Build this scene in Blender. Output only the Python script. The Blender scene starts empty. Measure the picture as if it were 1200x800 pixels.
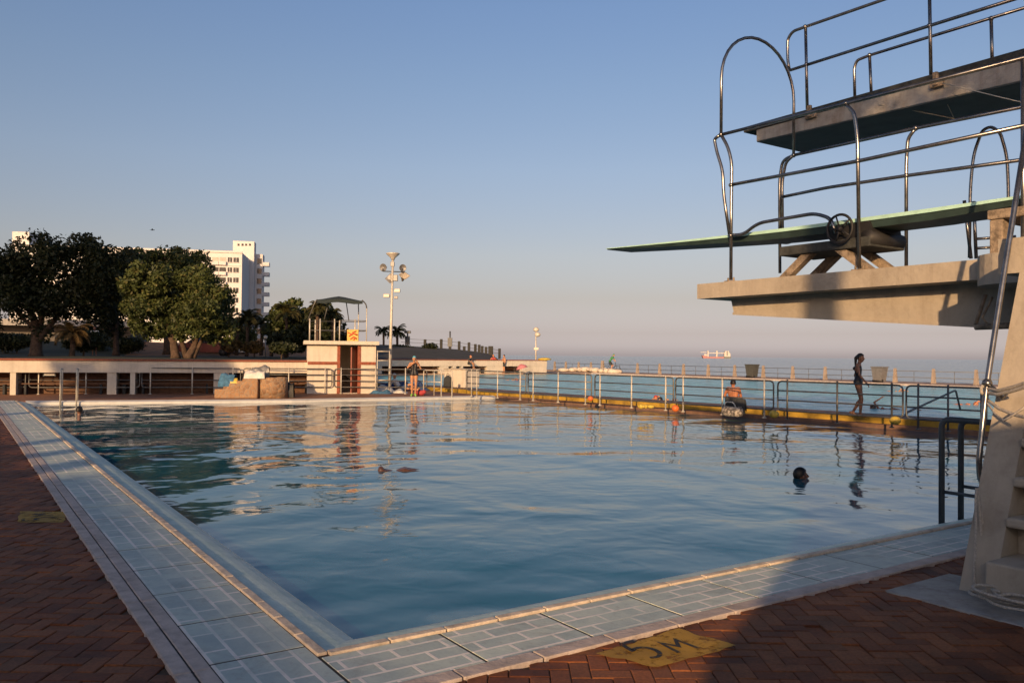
import bpy, bmesh, math, random
import numpy as np
from mathutils import Vector, Matrix, noise
random.seed(7)
C = bpy.context.scene
COL = C.collection
R = math.radians
# ------------------------------------------------------------------ camera geometry
FPX, PITCH, ROLL, CAMZ = 968.0, math.atan(16/968), .0095, 1.62
AF = Vector((0, math.cos(PITCH), math.sin(PITCH)))
_r0 = Vector((1, 0, 0)); _u0 = Vector((0, -math.sin(PITCH), math.cos(PITCH)))
AR = math.cos(ROLL)*_r0 + math.sin(ROLL)*_u0
AU = -math.sin(ROLL)*_r0 + math.cos(ROLL)*_u0
CAM = Vector((0, 0, CAMZ))
def ray(x, y): return AF + AR*((x-600)/FPX) - AU*((y-400)/FPX)
def G(x, y, z=0.0):
    d = ray(x, y); return CAM + d*((z-CAMZ)/d.z)
def D(x, y, Y):
    d = ray(x, y); return CAM + d*(Y/d.y)
cd = bpy.data.cameras.new('camera'); cam = bpy.data.objects.new('camera', cd); COL.objects.link(cam)
cd.sensor_width = 36; cd.lens = FPX/1200*36; cd.clip_start = .05; cd.clip_end = 60000
cam.matrix_world = Matrix((AR, AU, -AF)).transposed().to_4x4()
cam.location = CAM
C.camera = cam
# pool frame: u along the near edge, v along the left edge
O = G(380, 766.7); ANG = R(34)
EU = Vector((math.cos(ANG), math.sin(ANG), 0)); EV = Vector((-math.sin(ANG), math.cos(ANG), 0))
def W(u, v, z=0.0): return O + EU*u + EV*v + Vector((0, 0, z))
def UV(p): d = Vector(p)-O; return d.dot(EU), d.dot(EV)
# ------------------------------------------------------------------ materials
def newmat(name):
    m = bpy.data.materials.new(name); m.use_nodes = True
    nt = m.node_tree; b = nt.nodes['Principled BSDF']
    return m, nt, b
def nd(nt, t, **k):
    n = nt.nodes.new(t)
    for a, v in k.items():
        if a in n.inputs: n.inputs[a].default_value = v
        else: setattr(n, a, v)
    return n
def ramp(nt, stops):
    n = nt.nodes.new('ShaderNodeValToRGB'); e = n.color_ramp.elements
    while len(e) < len(stops): e.new(.5)
    for i, (p, c) in enumerate(stops):
        e[i].position = p; e[i].color = tuple(c)+((1,) if len(c) == 3 else ())
    return n
def mixc(nt, a, b, fac, mode='MIX'):
    n = nt.nodes.new('ShaderNodeMix'); n.data_type = 'RGBA'; n.blend_type = mode
    for s, v in ((0, fac), (6, a), (7, b)):
        if hasattr(v, 'links'): nt.links.new(v, n.inputs[s])
        elif s == 0: n.inputs[0].default_value = v
        else: n.inputs[s].default_value = tuple(v)+(1,)
    return n.outputs[2]
def mat(name, c, rough=.6, metal=0, var=.12, scale=6, bump=.0, c2=None, spec=.5, bscale=None, dirt=0, streak=0):
    m, nt, b = newmat(name); L = nt.links.new
    tc = nd(nt, 'ShaderNodeTexCoord')
    n = nd(nt, 'ShaderNodeTexNoise', Scale=scale, Detail=6.0, Roughness=.65); L(tc.outputs['Object'], n.inputs['Vector'])
    c2 = c2 or tuple(max(0, x*(1-2*var)) for x in c)
    hi = tuple(min(1, x*(1+var)) for x in c)
    r = ramp(nt, [(.3, c2), (.55, c), (.75, hi)]); L(n.outputs['Fac'], r.inputs['Fac'])
    out = r.outputs['Color']
    if dirt:
        n2 = nd(nt, 'ShaderNodeTexNoise', Scale=scale*.35, Detail=8.0, Roughness=.75); L(tc.outputs['Object'], n2.inputs['Vector'])
        r2 = ramp(nt, [(.52, (0, 0, 0)), (.68, (dirt,)*3)]); L(n2.outputs['Fac'], r2.inputs['Fac'])
        out = mixc(nt, out, (.10, .07, .045), r2.outputs['Color'])
    L(out, b.inputs['Base Color'])
    b.inputs['Roughness'].default_value = rough; b.inputs['Metallic'].default_value = metal
    b.inputs['Specular IOR Level'].default_value = spec
    if streak:
        mp = nd(nt, 'ShaderNodeMapping'); mp.inputs['Scale'].default_value = (7, 7, .5); L(tc.outputs['Object'], mp.inputs['Vector'])
        ns = nd(nt, 'ShaderNodeTexNoise', Scale=1.0, Detail=7.0, Roughness=.7); L(mp.outputs['Vector'], ns.inputs['Vector'])
        rs = ramp(nt, [(.48, (0, 0, 0)), (.72, (streak,)*3)]); L(ns.outputs['Fac'], rs.inputs['Fac'])
        out = mixc(nt, out, (.16, .115, .075), rs.outputs['Color']); L(out, b.inputs['Base Color'])
    if bump:
        n3 = nd(nt, 'ShaderNodeTexNoise', Scale=bscale or scale*6, Detail=5.0); L(tc.outputs['Object'], n3.inputs['Vector'])
        bp = nd(nt, 'ShaderNodeBump', Strength=bump, Distance=.02); L(n3.outputs['Fac'], bp.inputs['Height']); L(bp.outputs['Normal'], b.inputs['Normal'])
    return m
M = {}
M['concrete'] = mat('painted_concrete', (.43, .38, .31), .75, var=.07, scale=3, bump=.35, dirt=.35, streak=.25)
M['concrete_grey'] = mat('grey_concrete', (.38, .37, .35), .8, var=.15, scale=4, bump=.35, dirt=.5, streak=.5)
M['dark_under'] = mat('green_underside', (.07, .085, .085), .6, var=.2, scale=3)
M['deckgrey'] = mat('weathered_plank_shaded_slab', (.05, .055, .055), .85, var=.3, scale=9, bump=.4)
M['white'] = mat('white_render', (.66, .60, .51), .8, var=.05, scale=2, bump=.15, dirt=.2, streak=.22)
M['bldg'] = mat('white_facade', (.66, .66, .66), .8, var=.04, scale=.3, dirt=.06)
M['steel'] = mat('stainless_tube', (.27, .265, .26), .25, metal=.9, var=.2, scale=12)
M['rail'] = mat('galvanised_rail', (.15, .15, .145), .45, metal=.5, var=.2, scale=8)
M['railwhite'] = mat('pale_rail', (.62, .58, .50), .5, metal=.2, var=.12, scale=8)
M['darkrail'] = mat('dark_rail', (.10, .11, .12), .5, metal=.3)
M['aqua'] = mat('aqua_board_paint', (.48, .78, .66), .5, var=.1, scale=5, bump=.1)
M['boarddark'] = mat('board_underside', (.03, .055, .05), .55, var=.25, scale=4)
M['black'] = mat('black_rubber', (.02, .02, .022), .6)
M['rust'] = mat('rusty_concrete', (.33, .26, .19), .9, var=.4, scale=9, bump=.5, dirt=.6)
M['rope'] = mat('white_rope', (.60, .55, .48), .9, var=.2, scale=60, bump=.6)
M['wood'] = mat('bench_wood', (.13, .06, .03), .65, var=.25, scale=8)
M['door'] = mat('red_door_paint', (.26, .05, .03), .5, var=.15, scale=4)
M['brickred'] = mat('red_brick_trim', (.30, .09, .05), .85, var=.25, scale=14)
M['glass'] = mat('window_glass', (.03, .035, .04), .12, var=.2, scale=.5)
M['grey'] = mat('grey_metal', (.25, .25, .25), .5, metal=.4)
M['canopy'] = mat('dark_green_canvas', (.025, .04, .045), .85)
M['orange'] = mat('orange_plastic', (.75, .18, .04), .45)
M['yellow'] = mat('yellow_plastic', (.62, .45, .07), .5, var=.15)
M['yellowpaint'] = mat('yellow_kerb_paint', (.46, .29, .035), .7, var=.3, scale=2, dirt=.75)
M['bin'] = mat('bin_plastic', (.07, .075, .07), .6)
M['trunk'] = mat('bark', (.10, .065, .045), .95, var=.35, scale=6, bump=.6)
M['lawn'] = mat('lawn', (.028, .036, .016), .95, var=.3, scale=1.2, c2=(.035, .028, .015))  # darkened to hold the deep shade under the trees
M['earth'] = mat('dry_bank', (.38, .15, .05), .95, var=.3, scale=1.5, c2=(.12, .08, .035))
M['bank'] = mat('dark_bank', (.045, .046, .044), .95, var=.25, scale=.6)  # embankment darkened in place of tree shade that does not reach it
M['walk'] = mat('brown_walkway', (.23, .13, .085), .8, var=.2, scale=4, bump=.2, dirt=.3)
M['fardeck'] = mat('far_deck_brick', (.30, .14, .075), .85, var=.25, scale=5, bump=.2, dirt=.3)
M['rim'] = mat('pale_pool_rim', (.56, .68, .61), .45, var=.15, scale=5, bump=.3, c2=(.38, .54, .48))
M['rimfar'] = mat('white_pool_rim', (.62, .63, .62), .5, var=.08, scale=3)
M['lip'] = mat('terracotta_lip', (.70, .59, .47), .7, var=.22, scale=9, bump=.3)
M['kerb'] = mat('pink_kerb', (.56, .48, .44), .8, var=.15, scale=7, bump=.3, dirt=.3)
M['joint'] = mat('dark_joint', (.06, .05, .045), .9)
M['skin'] = mat('skin_tanned', (.48, .24, .13), .5, var=.06, scale=5)
M['skinred'] = mat('skin_sunburnt', (.50, .20, .10), .5, var=.06, scale=5)
M['skindark'] = mat('skin_brown', (.22, .105, .065), .5, var=.06, scale=5)
M['hair'] = mat('dark_hair', (.012, .009, .008), .5)
M['suit'] = mat('black_swimsuit', (.012, .012, .016), .5)
M['capblue'] = mat('light_blue_cap', (.16, .50, .62), .4)
M['white_cloth'] = mat('white_cloth', (.72, .70, .66), .85, var=.08)
M['green_cloth'] = mat('green_shirt', (.06, .28, .10), .8)
M['blue_cloth'] = mat('blue_towel', (.06, .17, .30), .9, var=.25, scale=9)
M['navy'] = mat('navy_fabric', (.04, .08, .20), .8, var=.3, scale=12)
M['red_cloth'] = mat('red_cloth', (.45, .06, .07), .8)
M['dark_cloth'] = mat('charcoal_cloth', (.04, .045, .05), .85, var=.2)
M['pink_cloth'] = mat('pink_cloth', (.60, .22, .25), .8)
M['lime'] = mat('lime_rubber', (.30, .60, .12), .5)
M['hull'] = mat('hazed_red_hull', (.42, .20, .20), .7)  # ship colours muted to carry the haze of distance
M['hulldark'] = mat('grey_hull', (.16, .18, .18), .7)
M['shipwhite'] = mat('ship_white', (.58, .55, .52), .6)
M['lens'] = mat('lamp_lens', (.55, .52, .45), .2, var=.05)

def stone_mat():
    m, nt, b = newmat('rough_stone'); L = nt.links.new
    tc = nd(nt, 'ShaderNodeTexCoord')
    v = nd(nt, 'ShaderNodeTexVoronoi', Scale=7.0); L(tc.outputs['Object'], v.inputs['Vector'])
    r = ramp(nt, [(0, (.30, .17, .09)), (.5, (.40, .24, .13)), (1, (.22, .13, .08))]); L(v.outputs['Color'], r.inputs['Fac'])
    v2 = nd(nt, 'ShaderNodeTexVoronoi', Scale=7.0, feature='DISTANCE_TO_EDGE'); L(tc.outputs['Object'], v2.inputs['Vector'])
    r2 = ramp(nt, [(.0, (1, 1, 1)), (.09, (0, 0, 0))]); L(v2.outputs['Distance'], r2.inputs['Fac'])
    L(mixc(nt, r.outputs['Color'], (.30, .24, .18), r2.outputs['Color']), b.inputs['Base Color'])
    bp = nd(nt, 'ShaderNodeBump', Strength=.8, Distance=.05); L(v2.outputs['Distance'], bp.inputs['Height']); L(bp.outputs['Normal'], b.inputs['Normal'])
    b.inputs['Roughness'].default_value = .9
    return m
M['stone'] = stone_mat()

def leaf_mat(name, cols, transl=.2):
    m, nt, b = newmat(name); L = nt.links.new
    g = nd(nt, 'ShaderNodeNewGeometry'); r = ramp(nt, cols); L(g.outputs['Random Per Island'], r.inputs['Fac'])
    tc = nd(nt, 'ShaderNodeTexCoord'); n = nd(nt, 'ShaderNodeTexNoise', Scale=.55, Detail=3.0); L(tc.outputs['Object'], n.inputs['Vector'])
    r2 = ramp(nt, [(.35, (.55, .55, .5)), (.65, (1.25, 1.15, 1))]); L(n.outputs['Fac'], r2.inputs['Fac'])
    c = mixc(nt, r.outputs['Color'], r2.outputs['Color'], 1.0, 'MULTIPLY')
    L(c, b.inputs['Base Color']); b.inputs['Roughness'].default_value = .55
    b.inputs['Specular IOR Level'].default_value = .3
    t = nd(nt, 'ShaderNodeBsdfTranslucent'); L(c, t.inputs['Color'])
    mx = nd(nt, 'ShaderNodeMixShader'); mx.inputs[0].default_value = transl
    L(b.outputs[0], mx.inputs[1]); L(t.outputs[0], mx.inputs[2]); L(mx.outputs[0], nt.nodes['Material Output'].inputs[0])
    return m
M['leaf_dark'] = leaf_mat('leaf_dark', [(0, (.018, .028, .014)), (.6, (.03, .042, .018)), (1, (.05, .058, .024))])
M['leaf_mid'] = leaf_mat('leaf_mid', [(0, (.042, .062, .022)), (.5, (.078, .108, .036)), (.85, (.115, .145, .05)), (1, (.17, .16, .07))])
M['leaf_palm'] = leaf_mat('leaf_palm', [(0, (.04, .05, .02)), (.6, (.08, .085, .03)), (1, (.16, .13, .05))])
M['leaf_warm'] = leaf_mat('leaf_warm', [(0, (.09, .06, .02)), (.6, (.20, .13, .045)), (1, (.28, .17, .06))])

def coping_mat(axis, seed):
    # slate-blue paint worn off the mortar of a brick coping
    m, nt, b = newmat('blue_painted_coping'); L = nt.links.new
    tc = nd(nt, 'ShaderNodeTexCoord'); mp = nd(nt, 'ShaderNodeMapping')
    L(tc.outputs['Object'], mp.inputs['Vector'])
    if axis: mp.inputs['Rotation'].default_value = (0, 0, R(90))
    mp.inputs['Location'].default_value = (seed, .03*seed, 0)
    br = nd(nt, 'ShaderNodeTexBrick'); br.offset = .5
    br.inputs['Scale'].default_value = 1.0; br.inputs['Brick Width'].default_value = .30; br.inputs['Row Height'].default_value = .135
    br.inputs['Mortar Size'].default_value = .012; br.inputs['Mortar Smooth'].default_value = .25
    br.inputs['Color1'].default_value = (.57, .66, .60, 1); br.inputs['Color2'].default_value = (.44, .53, .51, 1)
    br.inputs['Mortar'].default_value = (.53, .62, .57, 1)
    L(mp.outputs['Vector'], br.inputs['Vector'])
    n = nd(nt, 'ShaderNodeTexNoise', Scale=1.1, Detail=4.0); L(tc.outputs['Object'], n.inputs['Vector'])
    rn = ramp(nt, [(.40, (.05, .05, .05)), (.53, (1, 1, 1))]); L(n.outputs['Fac'], rn.inputs['Fac'])
    wear = mixc(nt, (0, 0, 0), rn.outputs['Color'], br.outputs['Fac'], 'MIX')
    n2 = nd(nt, 'ShaderNodeTexNoise', Scale=4.0, Detail=7.0, Roughness=.7); L(tc.outputs['Object'], n2.inputs['Vector'])
    r2 = ramp(nt, [(.35, (.82, .85, .88)), (.65, (1.12, 1.08, 1.05))]); L(n2.outputs['Fac'], r2.inputs['Fac'])
    base = mixc(nt, br.outputs['Color'], r2.outputs['Color'], 1.0, 'MULTIPLY')
    n4 = nd(nt, 'ShaderNodeTexNoise', Scale=24.0, Detail=4.0); L(tc.outputs['Object'], n4.inputs['Vector'])
    r4 = ramp(nt, [(.60, (0, 0, 0)), (.72, (.45, .45, .45))]); L(n4.outputs['Fac'], r4.inputs['Fac'])
    base = mixc(nt, base, (.36, .35, .33), r4.outputs['Color'])
    base = mixc(nt, base, (.88, .84, .78), wear)
    n5 = nd(nt, 'ShaderNodeTexNoise', Scale=2.3, Detail=9.0, Roughness=.8, Distortion=.7); L(tc.outputs['Object'], n5.inputs['Vector'])
    r5 = ramp(nt, [(.53, (0, 0, 0)), (.70, (.42, .42, .42))]); L(n5.outputs['Fac'], r5.inputs['Fac'])
    base = mixc(nt, base, (.17, .16, .13), r5.outputs['Color'])
    L(base, b.inputs['Base Color'])
    b.inputs['Roughness'].default_value = .55
    n3 = nd(nt, 'ShaderNodeTexNoise', Scale=40.0, Detail=4.0); L(tc.outputs['Object'], n3.inputs['Vector'])
    add = nd(nt, 'ShaderNodeMath', operation='ADD'); L(n3.outputs['Fac'], add.inputs[0]); L(br.outputs['Fac'], add.inputs[1])
    bp = nd(nt, 'ShaderNodeBump', Strength=.35, Distance=.006); L(add.outputs[0], bp.inputs['Height']); L(bp.outputs['Normal'], b.inputs['Normal'])
    return m

def brick_mat():
    m, nt, b = newmat('red_brick_paver'); L = nt.links.new
    g = nd(nt, 'ShaderNodeNewGeometry')
    r = ramp(nt, [(0, (.17, .05, .016)), (.4, (.25, .082, .026)), (.75, (.31, .11, .036)), (1, (.20, .08, .032))])
    L(g.outputs['Random Per Island'], r.inputs['Fac'])
    tc = nd(nt, 'ShaderNodeTexCoord')
    n = nd(nt, 'ShaderNodeTexNoise', Scale=1.3, Detail=8.0, Roughness=.7); L(tc.outputs['Object'], n.inputs['Vector'])
    r2 = ramp(nt, [(.35, (.42, .40, .38)), (.5, (.85, .82, .8)), (.68, (1.15, 1.08, 1.0))]); L(n.outputs['Fac'], r2.inputs['Fac'])
    c = mixc(nt, r.outputs['Color'], r2.outputs['Color'], 1.0, 'MULTIPLY')
    n2 = nd(nt, 'ShaderNodeTexNoise', Scale=55.0, Detail=5.0); L(tc.outputs['Object'], n2.inputs['Vector'])
    r3 = ramp(nt, [(.4, (.8, .8, .8)), (.7, (1.15, 1.15, 1.15))]); L(n2.outputs['Fac'], r3.inputs['Fac'])
    L(mixc(nt, c, r3.outputs['Color'], 1.0, 'MULTIPLY'), b.inputs['Base Color'])
    bp = nd(nt, 'ShaderNodeBump', Strength=.5, Distance=.004); L(n2.outputs['Fac'], bp.inputs['Height']); L(bp.outputs['Normal'], b.inputs['Normal'])
    b.inputs['Roughness'].default_value = .75
    return m
M['paver'] = brick_mat()
M['grout'] = mat('paver_grout', (.10, .07, .05), .95, var=.3, scale=20)

def paint_mat(name, col, thr):
    m, nt, b = newmat(name); L = nt.links.new
    tc = nd(nt, 'ShaderNodeTexCoord')
    n = nd(nt, 'ShaderNodeTexNoise', Scale=9.0, Detail=9.0, Roughness=.75); L(tc.outputs['Object'], n.inputs['Vector'])
    r = ramp(nt, [(thr, (.08,)*3), (thr+.16, (.93,)*3)]); L(n.outputs['Fac'], r.inputs['Fac'])
    L(r.outputs['Color'], b.inputs['Alpha'])
    n2 = nd(nt, 'ShaderNodeTexNoise', Scale=3.0, Detail=6.0); L(tc.outputs['Object'], n2.inputs['Vector'])
    r2 = ramp(nt, [(.3, tuple(x*.6 for x in col)), (.7, col)]); L(n2.outputs['Fac'], r2.inputs['Fac'])
    L(r2.outputs['Color'], b.inputs['Base Color']); b.inputs['Roughness'].default_value = .7
    return m
M['deckyellow'] = paint_mat('worn_yellow_paint', (.58, .33, .03), .33)
M['deckblack'] = paint_mat('worn_black_paint', (.03, .03, .03), .36)

def water_mat(name, deep, s1, s2, str1, str2, rough=.02, amp=.2, vs=.25):
    m, nt, b = newmat(name); L = nt.links.new
    tc = nd(nt, 'ShaderNodeTexCoord')
    h = None
    for sc, k, det in ((s1, str1, 2.0), (s2, str2, 2.0), (s2*2.7, str2*.33, 1.0)):
        n = nd(nt, 'ShaderNodeTexNoise', Scale=sc, Detail=det, Roughness=.5, Distortion=.6); L(tc.outputs['Object'], n.inputs['Vector'])
        mu = nd(nt, 'ShaderNodeMath', operation='MULTIPLY'); L(n.outputs['Fac'], mu.inputs[0]); mu.inputs[1].default_value = k
        if h is None: h = mu.outputs[0]
        else:
            ad = nd(nt, 'ShaderNodeMath', operation='ADD'); L(h, ad.inputs[0]); L(mu.outputs[0], ad.inputs[1]); h = ad.outputs[0]
    nm = nd(nt, 'ShaderNodeTexNoise', Scale=.16, Detail=3.0, Distortion=.8); L(tc.outputs['Object'], nm.inputs['Vector'])
    rm = ramp(nt, [(.35, (.5,)*3), (.65, (1.35,)*3)]); L(nm.outputs['Fac'], rm.inputs['Fac'])
    mu = nd(nt, 'ShaderNodeMath', operation='MULTIPLY'); L(h, mu.inputs[0]); L(rm.outputs['Color'], mu.inputs[1]); h = mu.outputs[0]
    bp = nd(nt, 'ShaderNodeBump', Strength=1.0, Distance=1.0); L(h, bp.inputs['Height']); L(bp.outputs['Normal'], b.inputs['Normal'])
    n = nd(nt, 'ShaderNodeTexNoise', Scale=vs, Detail=5.0, Roughness=.65); L(tc.outputs['Object'], n.inputs['Vector'])
    r = ramp(nt, [(.35, tuple(x*(1-amp) for x in deep)), (.65, tuple(x*(1+amp*.9) for x in deep))]); L(n.outputs['Fac'], r.inputs['Fac'])
    L(r.outputs['Color'], b.inputs['Base Color'])
    b.inputs['Roughness'].default_value = rough; b.inputs['IOR'].default_value = 1.333
    return m
# ------------------------------------------------------------------ mesh builder
class MB:
    def __init__(s): s.v = []; s.f = []; s.smooth = []
    def add(s, vs, fs, sm=False):
        k = len(s.v); s.v += [tuple(x) for x in vs]
        s.f += [tuple(i+k for i in f) for f in fs]; s.smooth += [sm]*len(fs)
        return s
    def box(s, c, d, ax=None, bev=0):
        c = Vector(c); ax = ax or (Vector((1, 0, 0)), Vector((0, 1, 0)), Vector((0, 0, 1)))
        X, Y, Z = [Vector(a) for a in ax]; hx, hy, hz = d[0]/2, d[1]/2, d[2]/2
        if bev <= 0:
            vs = [c+X*(i*hx)+Y*(j*hy)+Z*(k*hz) for k in (-1, 1) for j in (-1, 1) for i in (-1, 1)]
            return s.add(vs, [(0, 2, 3, 1), (4, 5, 7, 6), (0, 1, 5, 4), (2, 6, 7, 3), (0, 4, 6, 2), (1, 3, 7, 5)])
        bm = bmesh.new(); bmesh.ops.create_cube(bm, size=1)
        for v in bm.verts: v.co = Vector((v.co.x*d[0], v.co.y*d[1], v.co.z*d[2]))
        bmesh.ops.bevel(bm, geom=list(bm.edges), offset=bev, segments=2, affect='EDGES', profile=.5)
        bm.verts.index_update()
        vs = [c+X*v.co.x+Y*v.co.y+Z*v.co.z for v in bm.verts]; fs = [[v.index for v in f.verts] for f in bm.faces]
        bm.free(); return s.add(vs, fs)
    def prism(s, poly, z0, z1, fn=None):
        n = len(poly); fn = fn or (lambda x, y, z: Vector((x, y, z)))
        vs = [fn(p[0], p[1], z0) for p in poly]+[fn(p[0], p[1], z1) for p in poly]
        fs = [tuple(range(n-1, -1, -1)), tuple(range(n, 2*n))]+[(i, (i+1) % n, n+(i+1) % n, n+i) for i in range(n)]
        return s.add(vs, fs)
    def hexa(s, lo, hi):   # two quads -> solid
        return s.add(list(lo)+list(hi), [(3, 2, 1, 0), (4, 5, 6, 7), (0, 1, 5, 4), (1, 2, 6, 5), (2, 3, 7, 6), (3, 0, 4, 7)])
    def sheet(s, pts): return s.add(pts, [tuple(range(len(pts)))])
    def tube(s, pts, r, seg=8, caps=True, closed=False):
        pts = [Vector(p) for p in pts]; n = len(pts)
        rr = r if isinstance(r, (list, tuple)) else [r]*n
        vs = []; fs = []; prev = None
        for i, p in enumerate(pts):
            if closed: t = pts[(i+1) % n]-pts[i-1]
            else: t = pts[min(i+1, n-1)]-pts[max(i-1, 0)]
            t = t.normalized() if t.length > 1e-9 else Vector((0, 0, 1))
            if prev is None:
                a = Vector((0, 0, 1)) if abs(t.z) < .9 else Vector((1, 0, 0))
                x = t.cross(a).normalized()
            else:
                x = prev - t*prev.dot(t)
                x = x.normalized() if x.length > 1e-6 else t.orthogonal().normalized()
            prev = x; y = t.cross(x)
            for k in range(seg):
                an = 2*math.pi*k/seg; vs.append(p+(x*math.cos(an)+y*math.sin(an))*rr[i])
        m = n if closed else n-1
        for i in range(m):
            for k in range(seg):
                a = i*seg+k; b_ = i*seg+(k+1) % seg; j = ((i+1) % n)*seg
                fs.append((a, b_, j+(k+1) % seg, j+k))
        if caps and not closed:
            fs.append(tuple(range(seg-1, -1, -1))); fs.append(tuple((n-1)*seg+k for k in range(seg)))
        return s.add(vs, fs, True)
    def ell(s, c, rad, ax=None, nu=14, nv=9):
        c = Vector(c); ax = ax or (Vector((1, 0, 0)), Vector((0, 1, 0)), Vector((0, 0, 1)))
        if not isinstance(rad, (tuple, list)): rad = (rad,)*3
        vs = [c+ax[2]*rad[2]]; fs = []
        for j in range(1, nv):
            ph = math.pi*j/nv
            for i in range(nu):
                t = 2*math.pi*i/nu
                vs.append(c+ax[0]*(rad[0]*math.sin(ph)*math.cos(t))+ax[1]*(rad[1]*math.sin(ph)*math.sin(t))+ax[2]*(rad[2]*math.cos(ph)))
        vs.append(c-ax[2]*rad[2]); b = len(vs)-1
        for i in range(nu):
            fs.append((0, 1+i, 1+(i+1) % nu)); k = 1+(nv-2)*nu
            fs.append((b, k+(i+1) % nu, k+i))
            for j in range(nv-2):
                q = 1+j*nu; fs.append((q+i, q+nu+i, q+nu+(i+1) % nu, q+(i+1) % nu))
        return s.add(vs, fs, True)
    def cap(s, a, b, ra, rb, seg=10):
        a = Vector(a); b = Vector(b); d = (b-a); L = d.length
        if L < 1e-6: return s.ell(a, ra)
        d /= L; pts = []; rr = []
        for k in range(5):
            an = math.pi/2*(k/4); pts.append(a-d*(ra*math.cos(an))); rr.append(max(.0005, ra*math.sin(an)))
        for k in range(5):
            an = math.pi/2*(k/4); pts.append(b+d*(rb*math.sin(an))); rr.append(max(.0005, rb*math.cos(an)))
        return s.tube(pts, rr, seg)
    def lathe(s, prof, c, seg=16, ax=None):
        c = Vector(c); ax = ax or (Vector((1, 0, 0)), Vector((0, 1, 0)), Vector((0, 0, 1)))
        vs = []; fs = []; n = len(prof)
        for r, z in prof:
            for k in range(seg):
                t = 2*math.pi*k/seg; vs.append(c+ax[0]*(r*math.cos(t))+ax[1]*(r*math.sin(t))+ax[2]*z)
        for i in range(n-1):
            for k in range(seg): fs.append((i*seg+k, i*seg+(k+1) % seg, (i+1)*seg+(k+1) % seg, (i+1)*seg+k))
        fs.append(tuple(range(seg-1, -1, -1))); fs.append(tuple((n-1)*seg+k for k in range(seg)))
        return s.add(vs, fs, True)
    def mesh(s, name):
        me = bpy.data.meshes.new(name); me.from_pydata(s.v, [], s.f)
        me.polygons.foreach_set('use_smooth', s.smooth)
        me.update(); return me
    def build(s, name, m, parent=None, loc=None, world=False, smooth_angle=True):
        """vertices are local to the parent; world=True: they are world positions"""
        me = s.mesh(name)
        if world and parent is not None: me.transform(parent_matrix(parent).inverted())
        if loc is not None and parent is None: me.transform(Matrix.Translation(-Vector(loc)))
        me.materials.append(m)
        o = bpy.data.objects.new(name, me); COL.objects.link(o)
        if parent is not None: o.parent = parent
        elif loc is not None: o.location = loc
        return o
def parent_matrix(o):
    m = Matrix.LocRotScale(o.location, o.rotation_euler, o.scale)
    return parent_matrix(o.parent) @ m if o.parent else m
def tag(o, label, cat, group=None):
    o['label'] = label; o['category'] = cat
    if group: o['group'] = group
    return o
def thing(name, label, cat, loc, rz=0, group=None):
    o = bpy.data.objects.new(name, None); COL.objects.link(o); o.empty_display_size = .3
    o.location = loc; o.rotation_euler = (0, 0, rz)
    return tag(o, label, cat, group)
def struct(name, mb, m, loc=None):
    o = mb.build(name, m, None, loc=loc); o['kind'] = 'structure'; return o
def dup(root, loc, label, rz=None):
    r = root.copy(); COL.objects.link(r); r.location = loc; r['label'] = label
    if rz is not None: r.rotation_euler = (0, 0, rz)
    for ch in list(root.children):
        c = ch.copy(); COL.objects.link(c); c.parent = r
        for g in ch.children:
            d = g.copy(); COL.objects.link(d); d.parent = c
    return r
def arc(c, ax, ay, r, a0, a1, n=6):
    return [Vector(c)+Vector(ax)*(r*math.cos(a0+(a1-a0)*i/n))+Vector(ay)*(r*math.sin(a0+(a1-a0)*i/n)) for i in range(n+1)]
def fillet(pts, r, n=5):
    """round the corners of a polyline"""
    pts = [Vector(p) for p in pts]; out = [pts[0]]
    for i in range(1, len(pts)-1):
        a = (pts[i-1]-pts[i]); b = (pts[i+1]-pts[i]); k = min(r, a.length*.45, b.length*.45)
        p0 = pts[i]+a.normalized()*k; p1 = pts[i]+b.normalized()*k
        for j in range(n+1):
            t = j/n; out.append(p0*(1-t)**2+pts[i]*(2*t*(1-t))+p1*t*t)
    out.append(pts[-1]); return out
UP = Vector((0, 0, 1))
# ------------------------------------------------------------------ light and sky
SUNDIR = Vector((-.26, -.965, 0)).normalized(); SUNEL = R(13)
SUNAZ = math.atan2(SUNDIR.x, SUNDIR.y)
w = bpy.data.worlds.new('World'); C.world = w; w.use_nodes = True
wn = w.node_tree; bg = wn.nodes['Background']
sk = wn.nodes.new('ShaderNodeTexSky'); sk.sky_type = 'NISHITA'; sk.sun_disc = False
sk.sun_elevation = SUNEL; sk.sun_rotation = SUNAZ
sk.air_density = .5; sk.dust_density = 1.0; sk.ozone_density = 1.0; sk.altitude = 0
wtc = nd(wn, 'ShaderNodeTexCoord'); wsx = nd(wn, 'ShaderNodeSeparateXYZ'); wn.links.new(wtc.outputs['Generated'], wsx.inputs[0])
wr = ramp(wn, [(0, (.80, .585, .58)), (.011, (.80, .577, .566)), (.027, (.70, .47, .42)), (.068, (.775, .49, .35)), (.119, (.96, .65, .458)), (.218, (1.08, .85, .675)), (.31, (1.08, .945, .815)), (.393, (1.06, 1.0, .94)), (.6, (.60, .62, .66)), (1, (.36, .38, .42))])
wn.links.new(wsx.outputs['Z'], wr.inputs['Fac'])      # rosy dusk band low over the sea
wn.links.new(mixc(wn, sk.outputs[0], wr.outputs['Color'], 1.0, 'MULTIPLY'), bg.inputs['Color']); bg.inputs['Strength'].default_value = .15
sl = bpy.data.lights.new('sun', 'SUN'); sl.energy = 3.8; sl.angle = R(.55); sl.color = (1, .63, .32)
so = bpy.data.objects.new('sun', sl); COL.objects.link(so)
sv = Vector((SUNDIR.x*math.cos(SUNEL), SUNDIR.y*math.cos(SUNEL), math.sin(SUNEL)))
so.rotation_euler = sv.to_track_quat('Z', 'Y').to_euler()
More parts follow.
